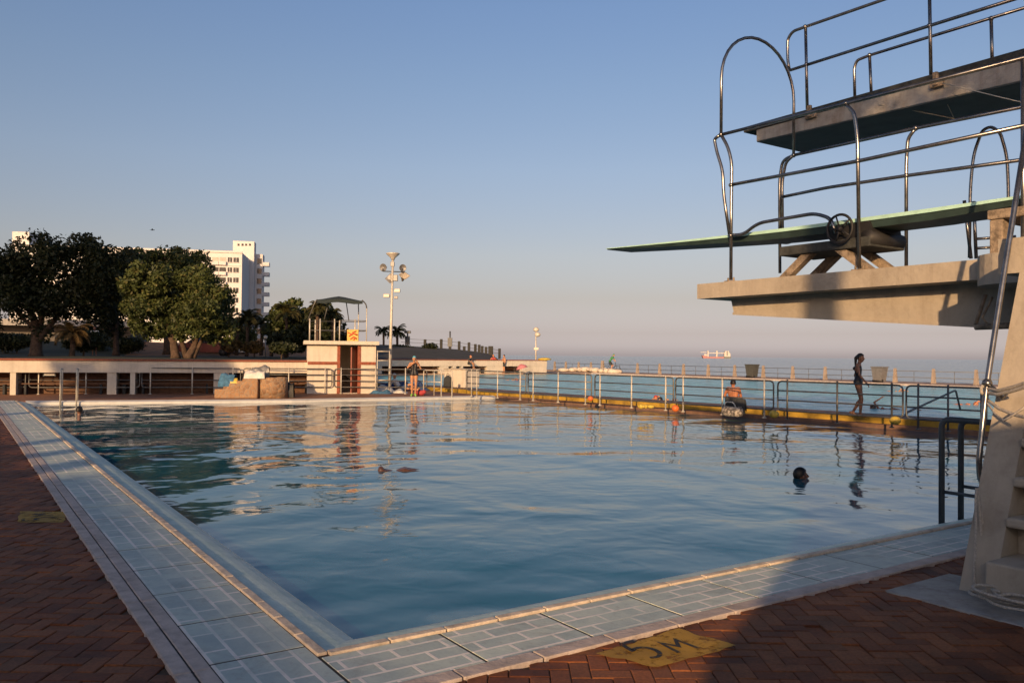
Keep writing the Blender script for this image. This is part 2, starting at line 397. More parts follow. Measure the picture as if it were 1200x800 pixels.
C.view_settings.view_transform = 'Standard'; C.view_settings.look = 'None'; C.view_settings.gamma = 1
C.view_settings.exposure = 0.356; C.view_settings.use_curve_mapping = False
C.cycles.max_bounces = 6; C.cycles.transparent_max_bounces = 6

# ------------------------------------------------------------------ sea, ground, pools
s = MB(); K = 30000
s.sheet([(-K, -400, -4), (K, -400, -4), (K, K, -4), (-K, K, -4)])
struct('sea', s, water_mat('sea_water', (.09, .13, .15), .06, .35, 1.0, .14, .12))
g = MB()
land = [(-400, -90), (57, -90), (57, 72), (44, 74), (30, 150), (10, 420), (-400, 420)]
g.prism(land, -4.5, -.45, W)
struct('ground', g, M['bank'])

FLX = [(30, 469.8), (140, 469.2), (340, 467.8), (492, 465), (545, 464.3)]
far_line = [UV(G(x, y, 0)) for x, y in FLX]             # front edge of the far deck
def uw(v): return 17.9-.075*v                            # right water edge of the diving pool
far_line[-1] = (uw(far_line[-1][1])-.02, far_line[-1][1])
FV = far_line[0][1]
p = MB(); p.sheet([W(.1, -.0, -.1), W(uw(0)+.3, 0, -.1)] + [W(uw(v)+.3, v, -.1) for v in (12, 26)] + [W(10, 27.5, -.1), W(.1, 28.5, -.1)])
struct('diving_pool_water', p, water_mat('diving_pool_water', (.011, .118, .175), .42, 1.3, .088, .014, .055))
p = MB(); p.sheet([W(19.2, -30, -.1), W(49.3, -30, -.1), W(49.3, 57.2, -.1), W(14, 57.2, -.1), W(17, 30, -.1)])
swm = water_mat('swimming_pool_water', (.16, .45, .51), .8, 2.2, .24, .08, .22, .5, 1.1); swm.node_tree.nodes['Principled BSDF'].inputs['Specular IOR Level'].default_value = .14; struct('swimming_pool_water', p, swm)

def inset_rim():                                         # sloped overflow rim, two near sides
    m = MB(); d = .36; z = -.14
    for k in range(8):
        a0 = math.pi/2*k/8; a1 = math.pi/2*(k+1)/8
        f = lambda a: (d*math.sin(a)**.9, -.004+(z)*(1-math.cos(a)))
        (q0, z0), (q1, z1) = f(a0), f(a1)
        m.add([W(q0, q0, z0), W(q1, q1, z1), W(q1, FV+.3, z1), W(q0, FV+.3, z0)], [(0, 1, 2, 3)], True)
        m.add([W(q0, q0, z0), W(18.4, q0, z0), W(18.4, q1, z1), W(q1, q1, z1)], [(0, 1, 2, 3)], True)
    return m
struct('pool_rim', inset_rim(), M['rim'])
rnd = random.Random(3)
lip = MB()
def strip(mb, fix, axis, a0, a1, step, w0, w1, ztop, gap=.01, jit=.002, bev=.006):
    a = a0
    while a < a1:
        L = min(step, a1-a); c = a+L/2; zj = ztop+rnd.uniform(-jit, jit); wm = (w0+w1)/2+rnd.uniform(-jit, jit)
        ctr = W(c, wm, zj-.03) if axis == 'u' else W(wm, c, zj-.03)
        dd = (L-gap, abs(w1-w0), .06) if axis == 'u' else (abs(w1-w0), L-gap, .06)
        mb.box(ctr, dd, (EU, EV, UP), bev); a += step
strip(lip, 0, 'v', -.02, FV, .36, -.045, .012, .022)
strip(lip, 0, 'u', .012, 18.3, .36, -.045, .012, .022)
struct('pool_lip', lip, M['lip'])
cl = MB(); strip(cl, 0, 'v', -1.3, FV+.5, .73, -.555, -.052, .008, .020, .0016, .002)
o = cl.mesh('coping'); o.transform(Matrix.Rotation(-ANG, 4, 'Z') @ Matrix.Translation(-O)); o.materials.append(coping_mat(1, .2))
ob = bpy.data.objects.new('coping', o); COL.objects.link(ob); ob.location = O; ob.rotation_euler = (0, 0, ANG); ob['kind'] = 'structure'
cr = MB(); strip(cr, 0, 'u', -.045, 18.3, .72, -.575, -.052, .008, .020, .0016, .002)
o = cr.mesh('near_coping'); o.transform(Matrix.Rotation(-ANG, 4, 'Z') @ Matrix.Translation(-O)); o.materials.append(coping_mat(0, .13))
ob = bpy.data.objects.new('coping', o); COL.objects.link(ob); ob.location = O; ob.rotation_euler = (0, 0, ANG); ob['kind'] = 'structure'
ke = MB(); strip(ke, 0, 'v', -1.3, FV+.5, 1.4, -.650, -.565, .014); strip(ke, 0, 'v', -1.3, FV+.5, 1.4, -.745, -.660, .014)
strip(ke, 0, 'u', -.045, 18.3, .50, -.70, -.585, .014)
struct('pool_kerb', ke, M['kerb'])
jb = MB(); jb.prism([(-.74, -1.4), (0, -1.4), (0, FV+.5), (-.74, FV+.5)], -.3, .0045, W)
jb.prism([(.001, -.69), (18.3, -.69), (18.3, 0), (.001, 0)], -.3, .004, W)
struct('coping_bed', jb, M['joint'])

# brick paving: grout sheet and herringbone bricks
gs = MB()
gs.prism([(-60, -45), (40, -45), (40, -.66), (-60, -.66)], -.4, -.016, W)
gs.prism([(-60, -.659), (-.70, -.659), (-.70, FV+3.5), (-60, FV+6.5)], -.4, -.016, W)
struct('paving_bed', gs, M['grout'])
def herring(mb, inside, x0, x1, y0, y1, w=.105):
    g_ = .005
    for i in range(int(x0/w), int(x1/w)+1):
        for j in range(int(y0/w), int(y1/w)+1):
            c = (i-j) % 4
            if c == 0: a = (i*w, j*w, (i+2)*w, (j+1)*w)
            elif c == 3: a = (i*w, j*w, (i+1)*w, (j+2)*w)
            else: continue
            u, v = UV((( a[0]+a[2])/2, (a[1]+a[3])/2, 0))
            if not inside(u, v): continue
            z = rnd.uniform(-.005, .001)-(.006 if rnd.random() < .04 else 0); e = g_/2; b = .005
            tl = [rnd.uniform(-.002, .002) for _ in range(4)]
            q = [(a[0]+e, a[1]+e), (a[2]-e, a[1]+e), (a[2]-e, a[3]-e), (a[0]+e, a[3]-e)]
            r = [(a[0]+e+b, a[1]+e+b), (a[2]-e-b, a[1]+e+b), (a[2]-e-b, a[3]-e-b), (a[0]+e+b, a[3]-e-b)]
            mb.add([(x, y, -.022) for x, y in q]+[(x, y, z-.003+tl[k]) for k, (x, y) in enumerate(q)]+[(x, y, z+tl[k]) for k, (x, y) in enumerate(r)],
                   [(0, 1, 5, 4), (1, 2, 6, 5), (2, 3, 7, 6), (3, 0, 4, 7), (4, 5, 9, 8), (5, 6, 10, 9), (6, 7, 11, 10), (7, 4, 8, 11), (8, 9, 10, 11)])
br = MB()
herring(br, lambda u, v: (-3.6 < v < -.66 and -3 < u < 9.5), -4, 12, 0, 12)
herring(br, lambda u, v: (-3.4 < u < -.71 and -.66 <= v < FV+.6), -22, 2, 0, 30)
struct('brick_paving', br, M['paver'])

# far deck and walkway between the pools
WALL0, WALL1 = G(0, 462.8), G(400, 460.6)
fd = MB()
fl = [W(-14, FV+1.2)]+[W(u, v) for u, v in far_line]+[W(uw(32)+.2, 32), W(uw(50), 57), W(2, 60), W(-14, FV+9)]
n = len(fl); fd.add([Vector((q.x, q.y, 0)) for q in fl]+[Vector((q.x, q.y, -.35)) for q in fl],
       [tuple(range(n))]+[(i, n+i, n+(i+1) % n, (i+1) % n) for i in range(n)])
struct('far_deck', fd, M['fardeck'])
fr = MB()
for i in range(len(far_line)-1):
    a, b = far_line[i], far_line[i+1]
    fr.hexa([W(a[0], a[1]-.16, -.25), W(b[0], b[1]-.16, -.25), W(b[0], b[1]+.02, -.25), W(a[0], a[1]+.02, -.25)],
            [W(a[0], a[1]-.14, -.035), W(b[0], b[1]-.14, -.035), W(b[0], b[1]+.02, .012), W(a[0], a[1]+.02, .012)])
struct('far_pool_rim', fr, M['rimfar'])
V0, V1 = -14, far_line[-1][1]
def wbox(name, du0, du1, z0, z1, m, v0=V0, v1=V1):
    b = MB(); b.prism([(uw(v0)+du0, v0), (uw(v0)+du1, v0), (uw(v1)+du1, v1), (uw(v1)+du0, v1)], z0, z1, W)
    return struct(name, b, m)
wbox('pool_ledge', 0, .26, -.5, .0, M['walk'])
wbox('yellow_kerb', .26, .34, -.3, .15, M['yellowpaint'], v1=34)
wbox('walkway', .34, 1.65, -.5, .142, M['walk'], v1=57)
pr = MB(); pr.prism([(49.3, -30), (55, -30), (55, 74), (49.3, 60)], -.6, .0, W); pr.prism([(16, 57.2), (49.29, 57.2), (49.29, 70), (16, 70)], -.6, -.003, W)
struct('promenade', pr, mat('promenade_paving', (.42, .30, .23), .85, var=.12, scale=1.5, dirt=.2))
pe = MB(); pe.prism([(49.0, -30), (49.29, -30), (49.29, 57.2), (49.0, 57.2)], -.4, .02, W)
struct('pool_edge', pe, M['kerb'])

# park behind the wall: gentle lawn that climbs to a dry bank
WD = (WALL1-WALL0).normalized(); WN = Vector((-WD.y, WD.x, 0))
pk = MB(); NX, NY = 110, 34; vs = []
for j in range(NY):
    d = .9+ (j/(NY-1))**1.6*150
    for i in range(NX):
        t = -70+125*i/(NX-1)
        q = WALL0+WD*t+WN*d
        z = 1.2+.0035*d+1.15*min(1, max(0, (d-37)/12))+.12*noise.noise(q*.15)*min(1, d/8)
        over = q.x-(-7.6-.16*(q.y-34)); z -= 1.7*max(0, min(1, over/2.2))
        vs.append((q.x, q.y, z))
fs = [(j*NX+i, j*NX+i+1, (j+1)*NX+i+1, (j+1)*NX+i) for j in range(NY-1) for i in range(NX-1) if vs[j*NX+i][0] < -7.6-.16*(vs[j*NX+i][1]-34)+2.3]
pk.add(vs, fs, True); pko = struct('park_lawn', pk, M['lawn']); pko.data.materials.append(M['earth'])
for pl in pko.data.polygons:
    if (Vector(pl.center)-WALL0).dot(WN) > 36: pl.material_index = 1 if pl.center.x > -.475*pl.center.y else 0
em = MB(); NX = 40; vs = []; 
for j, (dv, zz) in enumerate(((0, .9), (2, 1.0), (9, .55), (15, .75), (24, 1.0), (40, .9))):
    for i in range(NX):
        x = 395+ (592-395)*i/(NX-1); Y = 66.5+9.6*max(0, (x-440))/200+2.6+dv
        crest = np.interp(x, [395, 440, 470, 500, 535, 560, 590, 600], [404, 403.5, 405, 406.5, 409, 412, 417, 421])
        top = D(x, crest, 95); q = D(x, 415, Y)
        z = 1.0+(top.z-1.0)*[.0, .06, .55, .85, 1.0, .9][j] - 1.5*max(0, (x-572)/20)**2
        vs.append((q.x, q.y, z))
em.add(vs, [(j*NX+i, j*NX+i+1, (j+1)*NX+i+1, (j+1)*NX+i) for j in range(5) for i in range(NX-1)], True)
struct('embankment', em, M['bank'])

# ------------------------------------------------------------------ walls with bench recesses
def recess_wall(name, P0, dirv, nrm, length, h, recesses, label, group, depth=1.1, hr=.80, brick=True, back=.5):
    """nrm points away from the viewer; recesses = [(t0, t1)] along dirv"""
    root = thing(name, label, 'wall', P0, math.atan2(dirv.y, dirv.x), group)
    b = MB(); z = hr
    b.box((length/2, depth/2, (h+z)/2), (length, depth, h-z))           # fascia over the benches
    t = 0
    for a, e in list(recesses)+[(length, length)]:
        if a > t: b.box(((t+a)/2, depth/2+.02, z/2-.1), (a-t-.004, depth-.04, z+.2-.004))
        t = e
    b.build('wall_body', M['white'], root)
    if brick:
        k = MB(); k.box((length/2, depth/2-.03, h+.035), (length+.04, depth+.08, .066), bev=.01); k.build('brick_coping', M['brickred'], root)
    for a, e in recesses:
        k_ = MB(); k_.box(((a+e)/2, depth-.10, z/2-.1), (e-a-.003, .12, z+.19)); k_.build('recess_back', M['wood'], root)
        s_ = MB(); L = e-a; hh = hr
        for q in range(3): s_.box(((a+e)/2, .30+.12*q, .40), (L-.1, .10, .04))
        for q in range(3): s_.box(((a+e)/2, depth-.24+.02*q, .50+.105*q), (L-.1, .03, .085))
        so_ = s_.build('bench', M['wood'], root)
        n_ = max(2, int(L/1.6)); lg = MB()
        for q in range(n_): lg.box((a+.25+(L-.5)*q/(n_-1), .44, .19), (.07, .34, .38))
        lg.build('bench_support', M['dark_cloth'], so_)
    return root
# along the wall the recess edges follow the photograph
def wt(px): 
    d = ray(px, 462); n = WN; q = CAM+d*((WALL0-CAM).dot(n)/d.dot(n)); return (q-WALL0).dot(WD)
L0 = -14.0; WS = WALL0+WD*L0
rec = [(L0-L0+1, wt(-70)-L0), (wt(-60)-L0, wt(11)-L0), (wt(18)-L0, wt(125)-L0), (wt(136)-L0, wt(152)-L0+.0), (wt(158)-L0, wt(250)-L0), (wt(268)-L0, wt(367)-L0)]
rec = [r_ for r_ in rec if r_[1]-r_[0] > .4]
recess_wall('bench_wall', WS, WD, WN, wt(362)-L0, 1.26, rec, 'long cream wall with shaded bench recesses and red brick top, left of the changing hut', 'bench walls', hr=.82)
EP0 = W(15.5, 57.3); 
def et(px):
    d = ray(px, 430); q = CAM+d*((EP0-CAM).dot(EV)/d.dot(EV)); return (q-EP0).dot(EU)
erec = [(et(448), et(516)), (et(526), et(531)), (et(535), et(541)), (et(543), et(571)), (et(592), et(612))]
recess_wall('bench_wall', EP0, EU, EV, et(641), 1.13, erec, 'far cream bench wall with thin brick top at the end of the swimming pool', 'bench walls', depth=1.6, hr=.62)
# ------------------------------------------------------------------ diving tower (pool frame: x=u, y=v)
def PL(u, px, py):            # ray meets the plane u = const -> local point
    d = ray(px, py); P0 = W(u, 0); q = CAM+d*((P0-CAM).dot(EU)/d.dot(EU)); v = (q-O).dot(EV); return Vector((u, v, q.z))
def PV(v, px, py):            # ray meets the plane v = const
    d = ray(px, py); P0 = W(0, v); q = CAM+d*((P0-CAM).dot(EV)/d.dot(EV)); return Vector(((q-O).dot(EU), v, q.z))
tw = thing('diving_tower', 'concrete diving tower with two platforms, tube guard rails and steep stairs', 'diving tower', O, ANG)
def line_at(a, b, v): t = (v-a.y)/(b.y-a.y); return a+(b-a)*t
# lower platform
zp = PL(6.3, 817, 333).z; vp = PL(6.3, 817, 333).y
m = MB(); T = .19
def rounded(cx, cy, r, a0, a1, n=6): return [(cx+r*math.cos(a0+(a1-a0)*i/n), cy+r*math.sin(a0+(a1-a0)*i/n)) for i in range(n+1)]
m.prism([(6.3, -.30), (7.75, -.30), (7.75, vp), (6.3, vp)], zp-T, zp)
m.build('lower_platform', M['concrete'], tw)
m = MB(); m.prism([(5.12, -2.7), (8.9, -2.7), (8.9, -.302), (6.3, -.302)]+rounded(6.28, -.66, .34, math.pi*.5, math.pi)[1:]+[(5.94, -1.02), (5.12, -1.02)], zp-.27, zp+.004)
m.build('landing', M['concrete'], tw)
b0 = PL(6.62, 860, 367); b1 = PL(6.62, 1140, 381)
def beam_z(v): return b0.z+(b1.z-b0.z)*(v-b0.y)/(b1.y-b0.y)
m = MB(); zt = zp-T-.003; ve = -2.6
m.hexa([(6.62, b0.y, beam_z(b0.y)), (7.5, b0.y, beam_z(b0.y)), (7.5, ve, beam_z(ve)), (6.62, ve, beam_z(ve))],
       [(6.62, b0.y+.05, zt), (7.5, b0.y+.05, zt), (7.5, ve, zt), (6.62, ve, zt)])
m.hexa([(6.60, b0.y+.004, beam_z(b0.y)-.02), (7.52, b0.y+.004, beam_z(b0.y)-.02), (7.52, ve, beam_z(ve)-.02), (6.60, ve, beam_z(ve)-.02)],
       [(6.60, b0.y+.004, beam_z(b0.y)+.012), (7.52, b0.y+.004, beam_z(b0.y)+.012), (7.52, ve, beam_z(ve)+.012), (6.60, ve, beam_z(ve)+.012)])
m.build('support_beam', M['concrete'], tw)
m = MB(); m.prism([(6.2, -3.6), (9.2, -3.6), (9.2, -2.72), (6.2, -2.72)], -.1, 5.3); m.build('tower_column', M['concrete'], tw)
# upper platform: tapered slab under a plank deck
uL, uR = 7.95, 9.0
A0, A1 = PL(uL, 871, 149), PL(uL, 1198, 53)
zu = A0.z
def zat(v, p, q): return p.z+(q.z-p.z)*(v-p.y)/(q.y-p.y)
S0, S1 = PL(uL, 885, 165), PL(uL, 1198, 93)
Bk = -3.5
m = MB(); pb = zu-.085
m.hexa([(uL+.03, S0.y, zat(S0.y, S0, S1)), (uR, S0.y, zat(S0.y, S0, S1)), (uR, Bk, zat(Bk, S0, S1)), (uL+.03, Bk, zat(Bk, S0, S1))],
       [(uL+.03, S0.y, pb-.003), (uR, S0.y, pb-.003), (uR, Bk, pb-.003), (uL+.03, Bk, pb-.003)])
up = m.build('upper_platform', M['concrete_grey'], tw)
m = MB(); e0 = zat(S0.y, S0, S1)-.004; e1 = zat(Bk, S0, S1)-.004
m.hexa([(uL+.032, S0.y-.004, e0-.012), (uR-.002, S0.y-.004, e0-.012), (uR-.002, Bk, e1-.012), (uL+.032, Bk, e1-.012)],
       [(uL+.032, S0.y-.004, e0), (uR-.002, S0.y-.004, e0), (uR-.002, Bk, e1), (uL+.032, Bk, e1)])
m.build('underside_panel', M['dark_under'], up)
m = MB()
for k in range(5):
    w_ = (uR-uL)/5; m.box((uL+w_*(k+.5), (A0.y+Bk)/2, zu-.0425), (w_-.012, A0.y-Bk, .083), bev=.008)
m.build('plank_deck', M['deckgrey'], tw)
for px, py in ((950, 136), (1098, 99)):
    q = PL(uL-.01, px, py); m = MB(); m.box(q, (.05, .16, .07), bev=.01); m.box(q+Vector((-.03, 0, .06)), (.05, .06, .16), bev=.01); m.build('rail_bracket', M['rust'], tw)
q = PL(uL-.005, 1098, 96)
m = MB(); q2 = PL(7.6, 1205, 122); m.tube([q, q2], .006, 6)
q3 = PL(8.4, 1118, 139); m.tube([PL(uL, 1030, 122), q3], .006, 6); m.tube([q, q3], .005, 6)
m.build('bracing_wire', M['railwhite'], tw)
# guard rails
def rails(name, u, lines, r=.021, rad=.12, mt='steel', knob=()):
    m = MB()
    for ln in lines:
        m.tube(fillet([PL(u, x, y) if not isinstance(x, Vector) else x for x, y in ln], rad), r, 10)
    for x, y in knob: m.ell(PL(u, x, y), r*1.55, nu=10, nv=7)
    return m.build(name, M[mt], tw)
rails('guard_rail', 6.38, [
    [(845, 158), (1000, 119.3), (1215, 64)], [(855, 217), (1005, 189), (1215, 144)],
    [(843, 159), (837, 163), (840, 178), (847, 200), (848, 228), (855, 276)],
    [(845, 158), (853, 172), (857.5, 190), (857, 240), (856.5, 328)],
    [(856, 275.5), (871, 275), (888, 261.5), (955, 250), (974, 256), (979, 274)],
    [(990, 121.5), (1001, 132), (1005, 160), (1007, 316)], [(1199, 69), (1199, 345)]],
    knob=[(845, 158), (857, 217), (856.5, 276), (1005, 189), (991, 121.5)])
rails('guard_rail', 7.6, [
    [(930, 182), (1073, 150.5), (1215, 122)], [(916, 231), (969, 220), (1062, 206), (1215, 185)],
    [(930, 182), (917, 188), (913.5, 210), (914, 320)], [(930, 182), (921, 190), (916.5, 212), (917, 270)],
    [(913, 284), (925, 285), (940, 274), (985, 262)], [(1026, 263), (1046, 269), (1160, 255), (1215, 249)],
    [(1073, 150.5), (1064, 162), (1062, 190), (1062, 314)]], knob=[(930, 182), (1062, 206), (1062, 268), (1073, 150.5)])
for px, py in ((856.5, 328), (1007, 316), (1199, 345)):
    q = PL(6.38, px, py); m = MB(); m.box((q.x, q.y, zp+.008), (.11, .13, .014), bev=.003)
    for s_ in (-.045, .045): m.lathe([(.012, 0), (.012, .035), (.006, .045)], (q.x, q.y+s_, zp+.012), 6)
    m.build('base_plate', M['rust'], tw)
hl, hr_ = PL(6.38, 845, 158), PL(7.6, 930, 182)
m = MB(); ct = (hl+hr_)/2; hw = (hr_-hl)/2; rise = PL(6.9, 886, 38).z-hl.z
pts = [hl]+[ct+hw*math.cos(math.pi-math.pi*i/16)+Vector((0, 0, rise*.52+rise*.48*math.sin(math.pi*i/16))) for i in range(17)]+[hr_]
m.tube(pts, .02, 10); m.build('safety_hoop', M['steel'], tw)
rails('guard_rail', 8.02, [
    [(925, 82), (923, 70), (923, 46), (929, 37), (943.5, 31.8), (1038, -1), (1215, -62)], [(926, 82.5), (1089, 30.5), (1215, -9)],
    [(944, 31.8), (946, 128)], [(1089, -20), (1091, 92)]], knob=[(943.5, 31.8), (945, 76), (1089, 30.5)])
rails('guard_rail', 8.9, [[(1002, 126), (1001, 80), (1004, 71), (1019, 65), (1215, 5)], [(1019, 65), (1021.5, 120)], [(1161.5, 22), (1163, 84)]], knob=[(1019, 65), (1161.5, 22)])
# hoop and ladder rails on the far side of the landing
m = MB(); Y = 10.3
def DY(x, y): q = D(x, y, Y)-O; return Vector((q.dot(EU), q.dot(EV), q.z))
m.tube(fillet([DY(1136, 302), DY(1137, 220), DY(1141, 180), DY(1151, 153), DY(1161, 148), DY(1172, 155), DY(1180, 182), DY(1182, 225), DY(1180, 300)], .25), .02, 8)
m.tube(fillet([DY(1130, 235), DY(1138, 303)], .2), .022, 8); m.tube([DY(1141, 236), DY(1144, 303)], .022, 8)
for y in (280, 291): m.tube([DY(1143, y), DY(1190, y-3)], .018, 8)
m.build('ladder_hoop', M['steel'], tw)
# bracket under the landing
m = MB(); k = PL(6.35, 1143, 383)
m.tube([k, PL(6.35, 1200, 381)], .03, 8); m.tube([k+Vector((0, 0, .02)), PL(6.35, 1148, 366), PL(6.35, 1155, 345)], .018, 8)
m.tube([PL(6.35, 1160, 384), PL(6.35, 1151, 372), PL(6.35, 1163, 348)], .012, 8); m.build('under_bracket', M['rust'], tw)
# stairs
g0 = G(1122, 692); su, svv = UV(g0); top = PV(svv, 1180, 395); slope = (top.x-su)/top.z
SV = svv
m = MB(); zt = zp-.275
def strg(v0, v1):
    d = .34
    m.hexa([(su, v1, -.05), (su+d+.15, v1, -.05), (su+d+.15, v0, -.05), (su, v0, -.05)],
           [(su+slope*zt, v1, zt), (su+slope*zt+d, v1, zt), (su+slope*zt+d, v0, zt), (su+slope*zt, v0, zt)])
strg(SV, SV-.23); m.build('stair_stringer', M['concrete'], tw)
m = MB(); strg(SV-1.25, SV-1.48); m.build('stair_stringer', M['concrete'], tw)
nst = 9; rise_ = zp/(nst+.55)
for k in range(nst):
    m = MB(); z = rise_*(k+1); x0 = su+slope*z-.03
    if k == 0: m.box((su+.18, SV-.74, z/2-.03), (.55, 1.02, z+.06), bev=.015)
    else:
        m.box((x0+.16, SV-.74, z-.035), (.34, 1.02-.004, .07), bev=.02)
        m.box((x0+.24, SV-.74, z-.07-(rise_-.07)/2-.002), (.12, 1.01, rise_-.074))
    m.build('step', M['concrete'], tw)
m = MB(); v_ = SV+.05
pt = [PV(SV-.10, 1168, 580)+Vector((.02, 0, 0)), PV(SV+.0, 1156, 574), PV(v_, 1148.5, 561), PV(v_, 1147, 540), PV(v_, 1156.5, 450), PV(v_, 1172, 350), PV(v_, 1186, 262), PV(v_, 1205, 140)]
m.tube(fillet(pt, .12), .021, 10); m.ell(PV(v_, 1156.8, 449), .037, nu=14, nv=9)
m.tube([PV(v_, 1157, 450), PV(SV-.1, 1176, 465)], .02, 8); m.ell(PV(SV-.1, 1166, 579), .03)
m.build('stair_rail', M['steel'], tw)
m = MB(); m.box((su-.02, SV-.35, -.008), (.85, 1.25, .03), bev=.008); m.build('base_slab', M['concrete_grey'], tw)
# bollard-like rope: separate thing
rp = thing('rope', 'white rope tied round the diving tower stair rail, coiled on the paving below', 'rope', W(su, SV, 0), ANG)
def rl(p): return Vector((p.x-su, p.y-SV, p.z))
def wob(pts, n=24, amp=.012):
    pts = [Vector(p) for p in pts]; out = []
    for i in range(n+1):
        t = i/n*(len(pts)-1); k = min(int(t), len(pts)-2); q = pts[k].lerp(pts[k+1], t-k)
        out.append(q+Vector((noise.noise(q*3+Vector((amp, 0, 7))), noise.noise(q*3+Vector((5, 1, amp))), noise.noise(q*3+Vector((2, 9, 1)))))*amp*2)
    return out
m = MB(); vf = SV-.03
for dz, r in ((0, .014), (.028, .012)):
    m.tube(wob([rl(PV(v_+.02, 1156, 459))+Vector((-.02, 0, dz)), rl(PV(vf-.05, 1172, 462))+Vector((-.05, 0, dz)), rl(PV(SV-.35, 1205, 452))+Vector((-.06, 0, dz))]), r, 8)
m.tube(wob([rl(PV(v_+.02, 1155, 466)), rl(PV(SV-.1, 1175, 476))+Vector((-.06, 0, -.02)), rl(PV(SV-.35, 1206, 490))+Vector((-.06, 0, 0))]), .012, 8)
m.tube(wob([rl(PV(v_, 1155, 470)), rl(PV(SV-.1, 1168, 486))+Vector((-.03, 0, 0)), rl(PV(SV-.22, 1178, 493))+Vector((-.03, 0, 0)), rl(PV(SV-.35, 1204, 476))+Vector((-.03, 0, 0))]), .008, 6)
m.tube([rl(PV(v_, 1157, 449))+Vector((-.02, .02, -.05+.03*math.sin(a))) + Vector((.03*math.cos(a), .0, 0)) for a in [i*.5 for i in range(30)]], .012, 6)
m.build('rope_knot', M['rope'], rp)
m = MB()
for x0, x1, o in ((1148, 1146, .0), (1151, 1155, .01), (1152, 1161, .03)):
    a = rl(PV(SV-.05, x0, 572)); c = rl(PV(SV-.08, x1, 640)); b = rl(PV(SV-.12, x1+4, 690)); e = b.copy(); e.z = .03
    off = Vector((-.045-o, 0, 0)); m.tube(wob([a+off, c+off, b+off*1.3, e+off*2.5]), .0095, 6)
m.build('hanging_length', M['rope'], rp)
m = MB(); cc = rl(Vector((*UV(G(1190, 716)), .03))); rr = random.Random(5); pts = []
for i in range(150):
    a = i*.27; r = .13+.05*math.sin(i*.31)+.05*math.sin(i*.117)
    pts.append(cc+Vector((r*.9*math.cos(a)+.05*math.sin(i*.05), r*1.5*math.sin(a)-.06*math.sin(i*.06), .0+.05*abs(math.sin(i*.09))+.0003*i)))
m.tube(pts, .010, 6); m.build('coil', M['rope'], rp)
# ------------------------------------------------------------------ springboard with its stands
sb = thing('springboard', 'long aqua springboard with dark underside on a low concrete trestle over the lower platform', 'springboard', O, ANG)
ub0, ub1 = 6.46, 7.0
t0 = PL(ub0, 710, 291); t1 = PL(ub0, 1196, 229)
m = MB(); NS = 20; prof = []
for i in range(NS+1):
    t = i/NS; v = t0.y+(t1.y-t0.y)*t; z = t0.z+(t1.z-t0.z)*t - .03*math.sin(math.pi*t)
    th = .018+.075*min(1, t*1.9)
    if t > .85: th -= .03*(t-.85)/.15
    prof.append((v, z, th))
vs = []; fs = []
for v, z, th in prof: vs += [(ub0, v, z), (ub1, v, z), (ub1, v, z-th*.42), (ub0, v, z-th*.42)]
for i in range(NS):
    for k in range(4): fs.append((4*i+k, 4*i+(k+1) % 4, 4*i+4+(k+1) % 4, 4*i+4+k))
fs += [(0, 3, 2, 1), (4*NS, 4*NS+1, 4*NS+2, 4*NS+3)]
m.add(vs, fs); bd = m.build('board', M['aqua'], sb)
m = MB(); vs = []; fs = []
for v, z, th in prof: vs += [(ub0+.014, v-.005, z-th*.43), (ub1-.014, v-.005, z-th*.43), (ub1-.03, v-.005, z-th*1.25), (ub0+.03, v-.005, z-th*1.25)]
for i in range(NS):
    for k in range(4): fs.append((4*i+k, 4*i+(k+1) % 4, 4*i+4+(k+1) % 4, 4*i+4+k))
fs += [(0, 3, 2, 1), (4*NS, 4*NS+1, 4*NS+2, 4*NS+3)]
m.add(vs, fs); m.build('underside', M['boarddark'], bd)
fv0, fv1 = PL(6.5, 917, 300).y, PL(6.5, 1024, 290).y
zs = PL(6.5, 917, 290).z; ztp = zs
m = MB(); m.box((6.76, (fv0+fv1)/2, ztp-.055), (.66, abs(fv1-fv0), .11), bev=.012); m.build('stand_top', M['deckgrey'], sb)  # shade on the trestle slab painted in with the dark plank colour
m = MB()
L_ = abs(fv1-fv0)
for u in (6.52, 7.0):
    for a, b in ((fv0-.02, fv0-.30*L_), (fv1+.05, fv1+.33*L_)):
        m.hexa([(u-.05, a-.07, zp), (u+.05, a-.07, zp), (u+.05, a+.07, zp), (u-.05, a+.07, zp)],
               [(u-.05, b-.07, ztp-.112), (u+.05, b-.07, ztp-.112), (u+.05, b+.07, ztp-.112), (u-.05, b+.07, ztp-.112)])
m.build('fulcrum_stand', M['rust'], sb)
fvc = PL(6.5, 1000, 275).y; zb = zat(fvc, t0, t1)-.17
m = MB(); m.hexa([(6.47, PL(6.5, 978, 280).y, ztp+.002), (7.0, PL(6.5, 978, 280).y, ztp+.002), (7.0, PL(6.5, 1026, 280).y, ztp+.002), (6.47, PL(6.5, 1026, 280).y, ztp+.002)], [(6.44, PL(6.5, 972, 280).y, zb+.06), (7.03, PL(6.5, 972, 280).y, zb+.06), (7.03, PL(6.5, 1022, 280).y, zb+.10), (6.44, PL(6.5, 1022, 280).y, zb+.10)]); m.tube([(6.44, fvc-.2, zb-.08), (7.06, fvc-.2, zb-.08)], .085, 14)
m.tube([(6.36, PL(6.4, 984, 268).y, zb-.0), (6.75, PL(6.4, 984, 268).y, zb-.0)], .02, 8); m.build('roller_housing', M['black'], sb)
m = MB(); hc = PL(6.36, 984, 268); rw = .155
m.tube([hc+Vector((0, rw*math.cos(a), rw*math.sin(a))) for a in [2*math.pi*i/28 for i in range(28)]], .015, 8, closed=True)
for i in range(5):
    a = 2*math.pi*i/5; m.tube([hc, hc+Vector((0, rw*math.cos(a), rw*math.sin(a)))], .010, 6)
m.ell(hc, .035, nu=10, nv=7); m.build('hand_wheel', M['black'], sb)
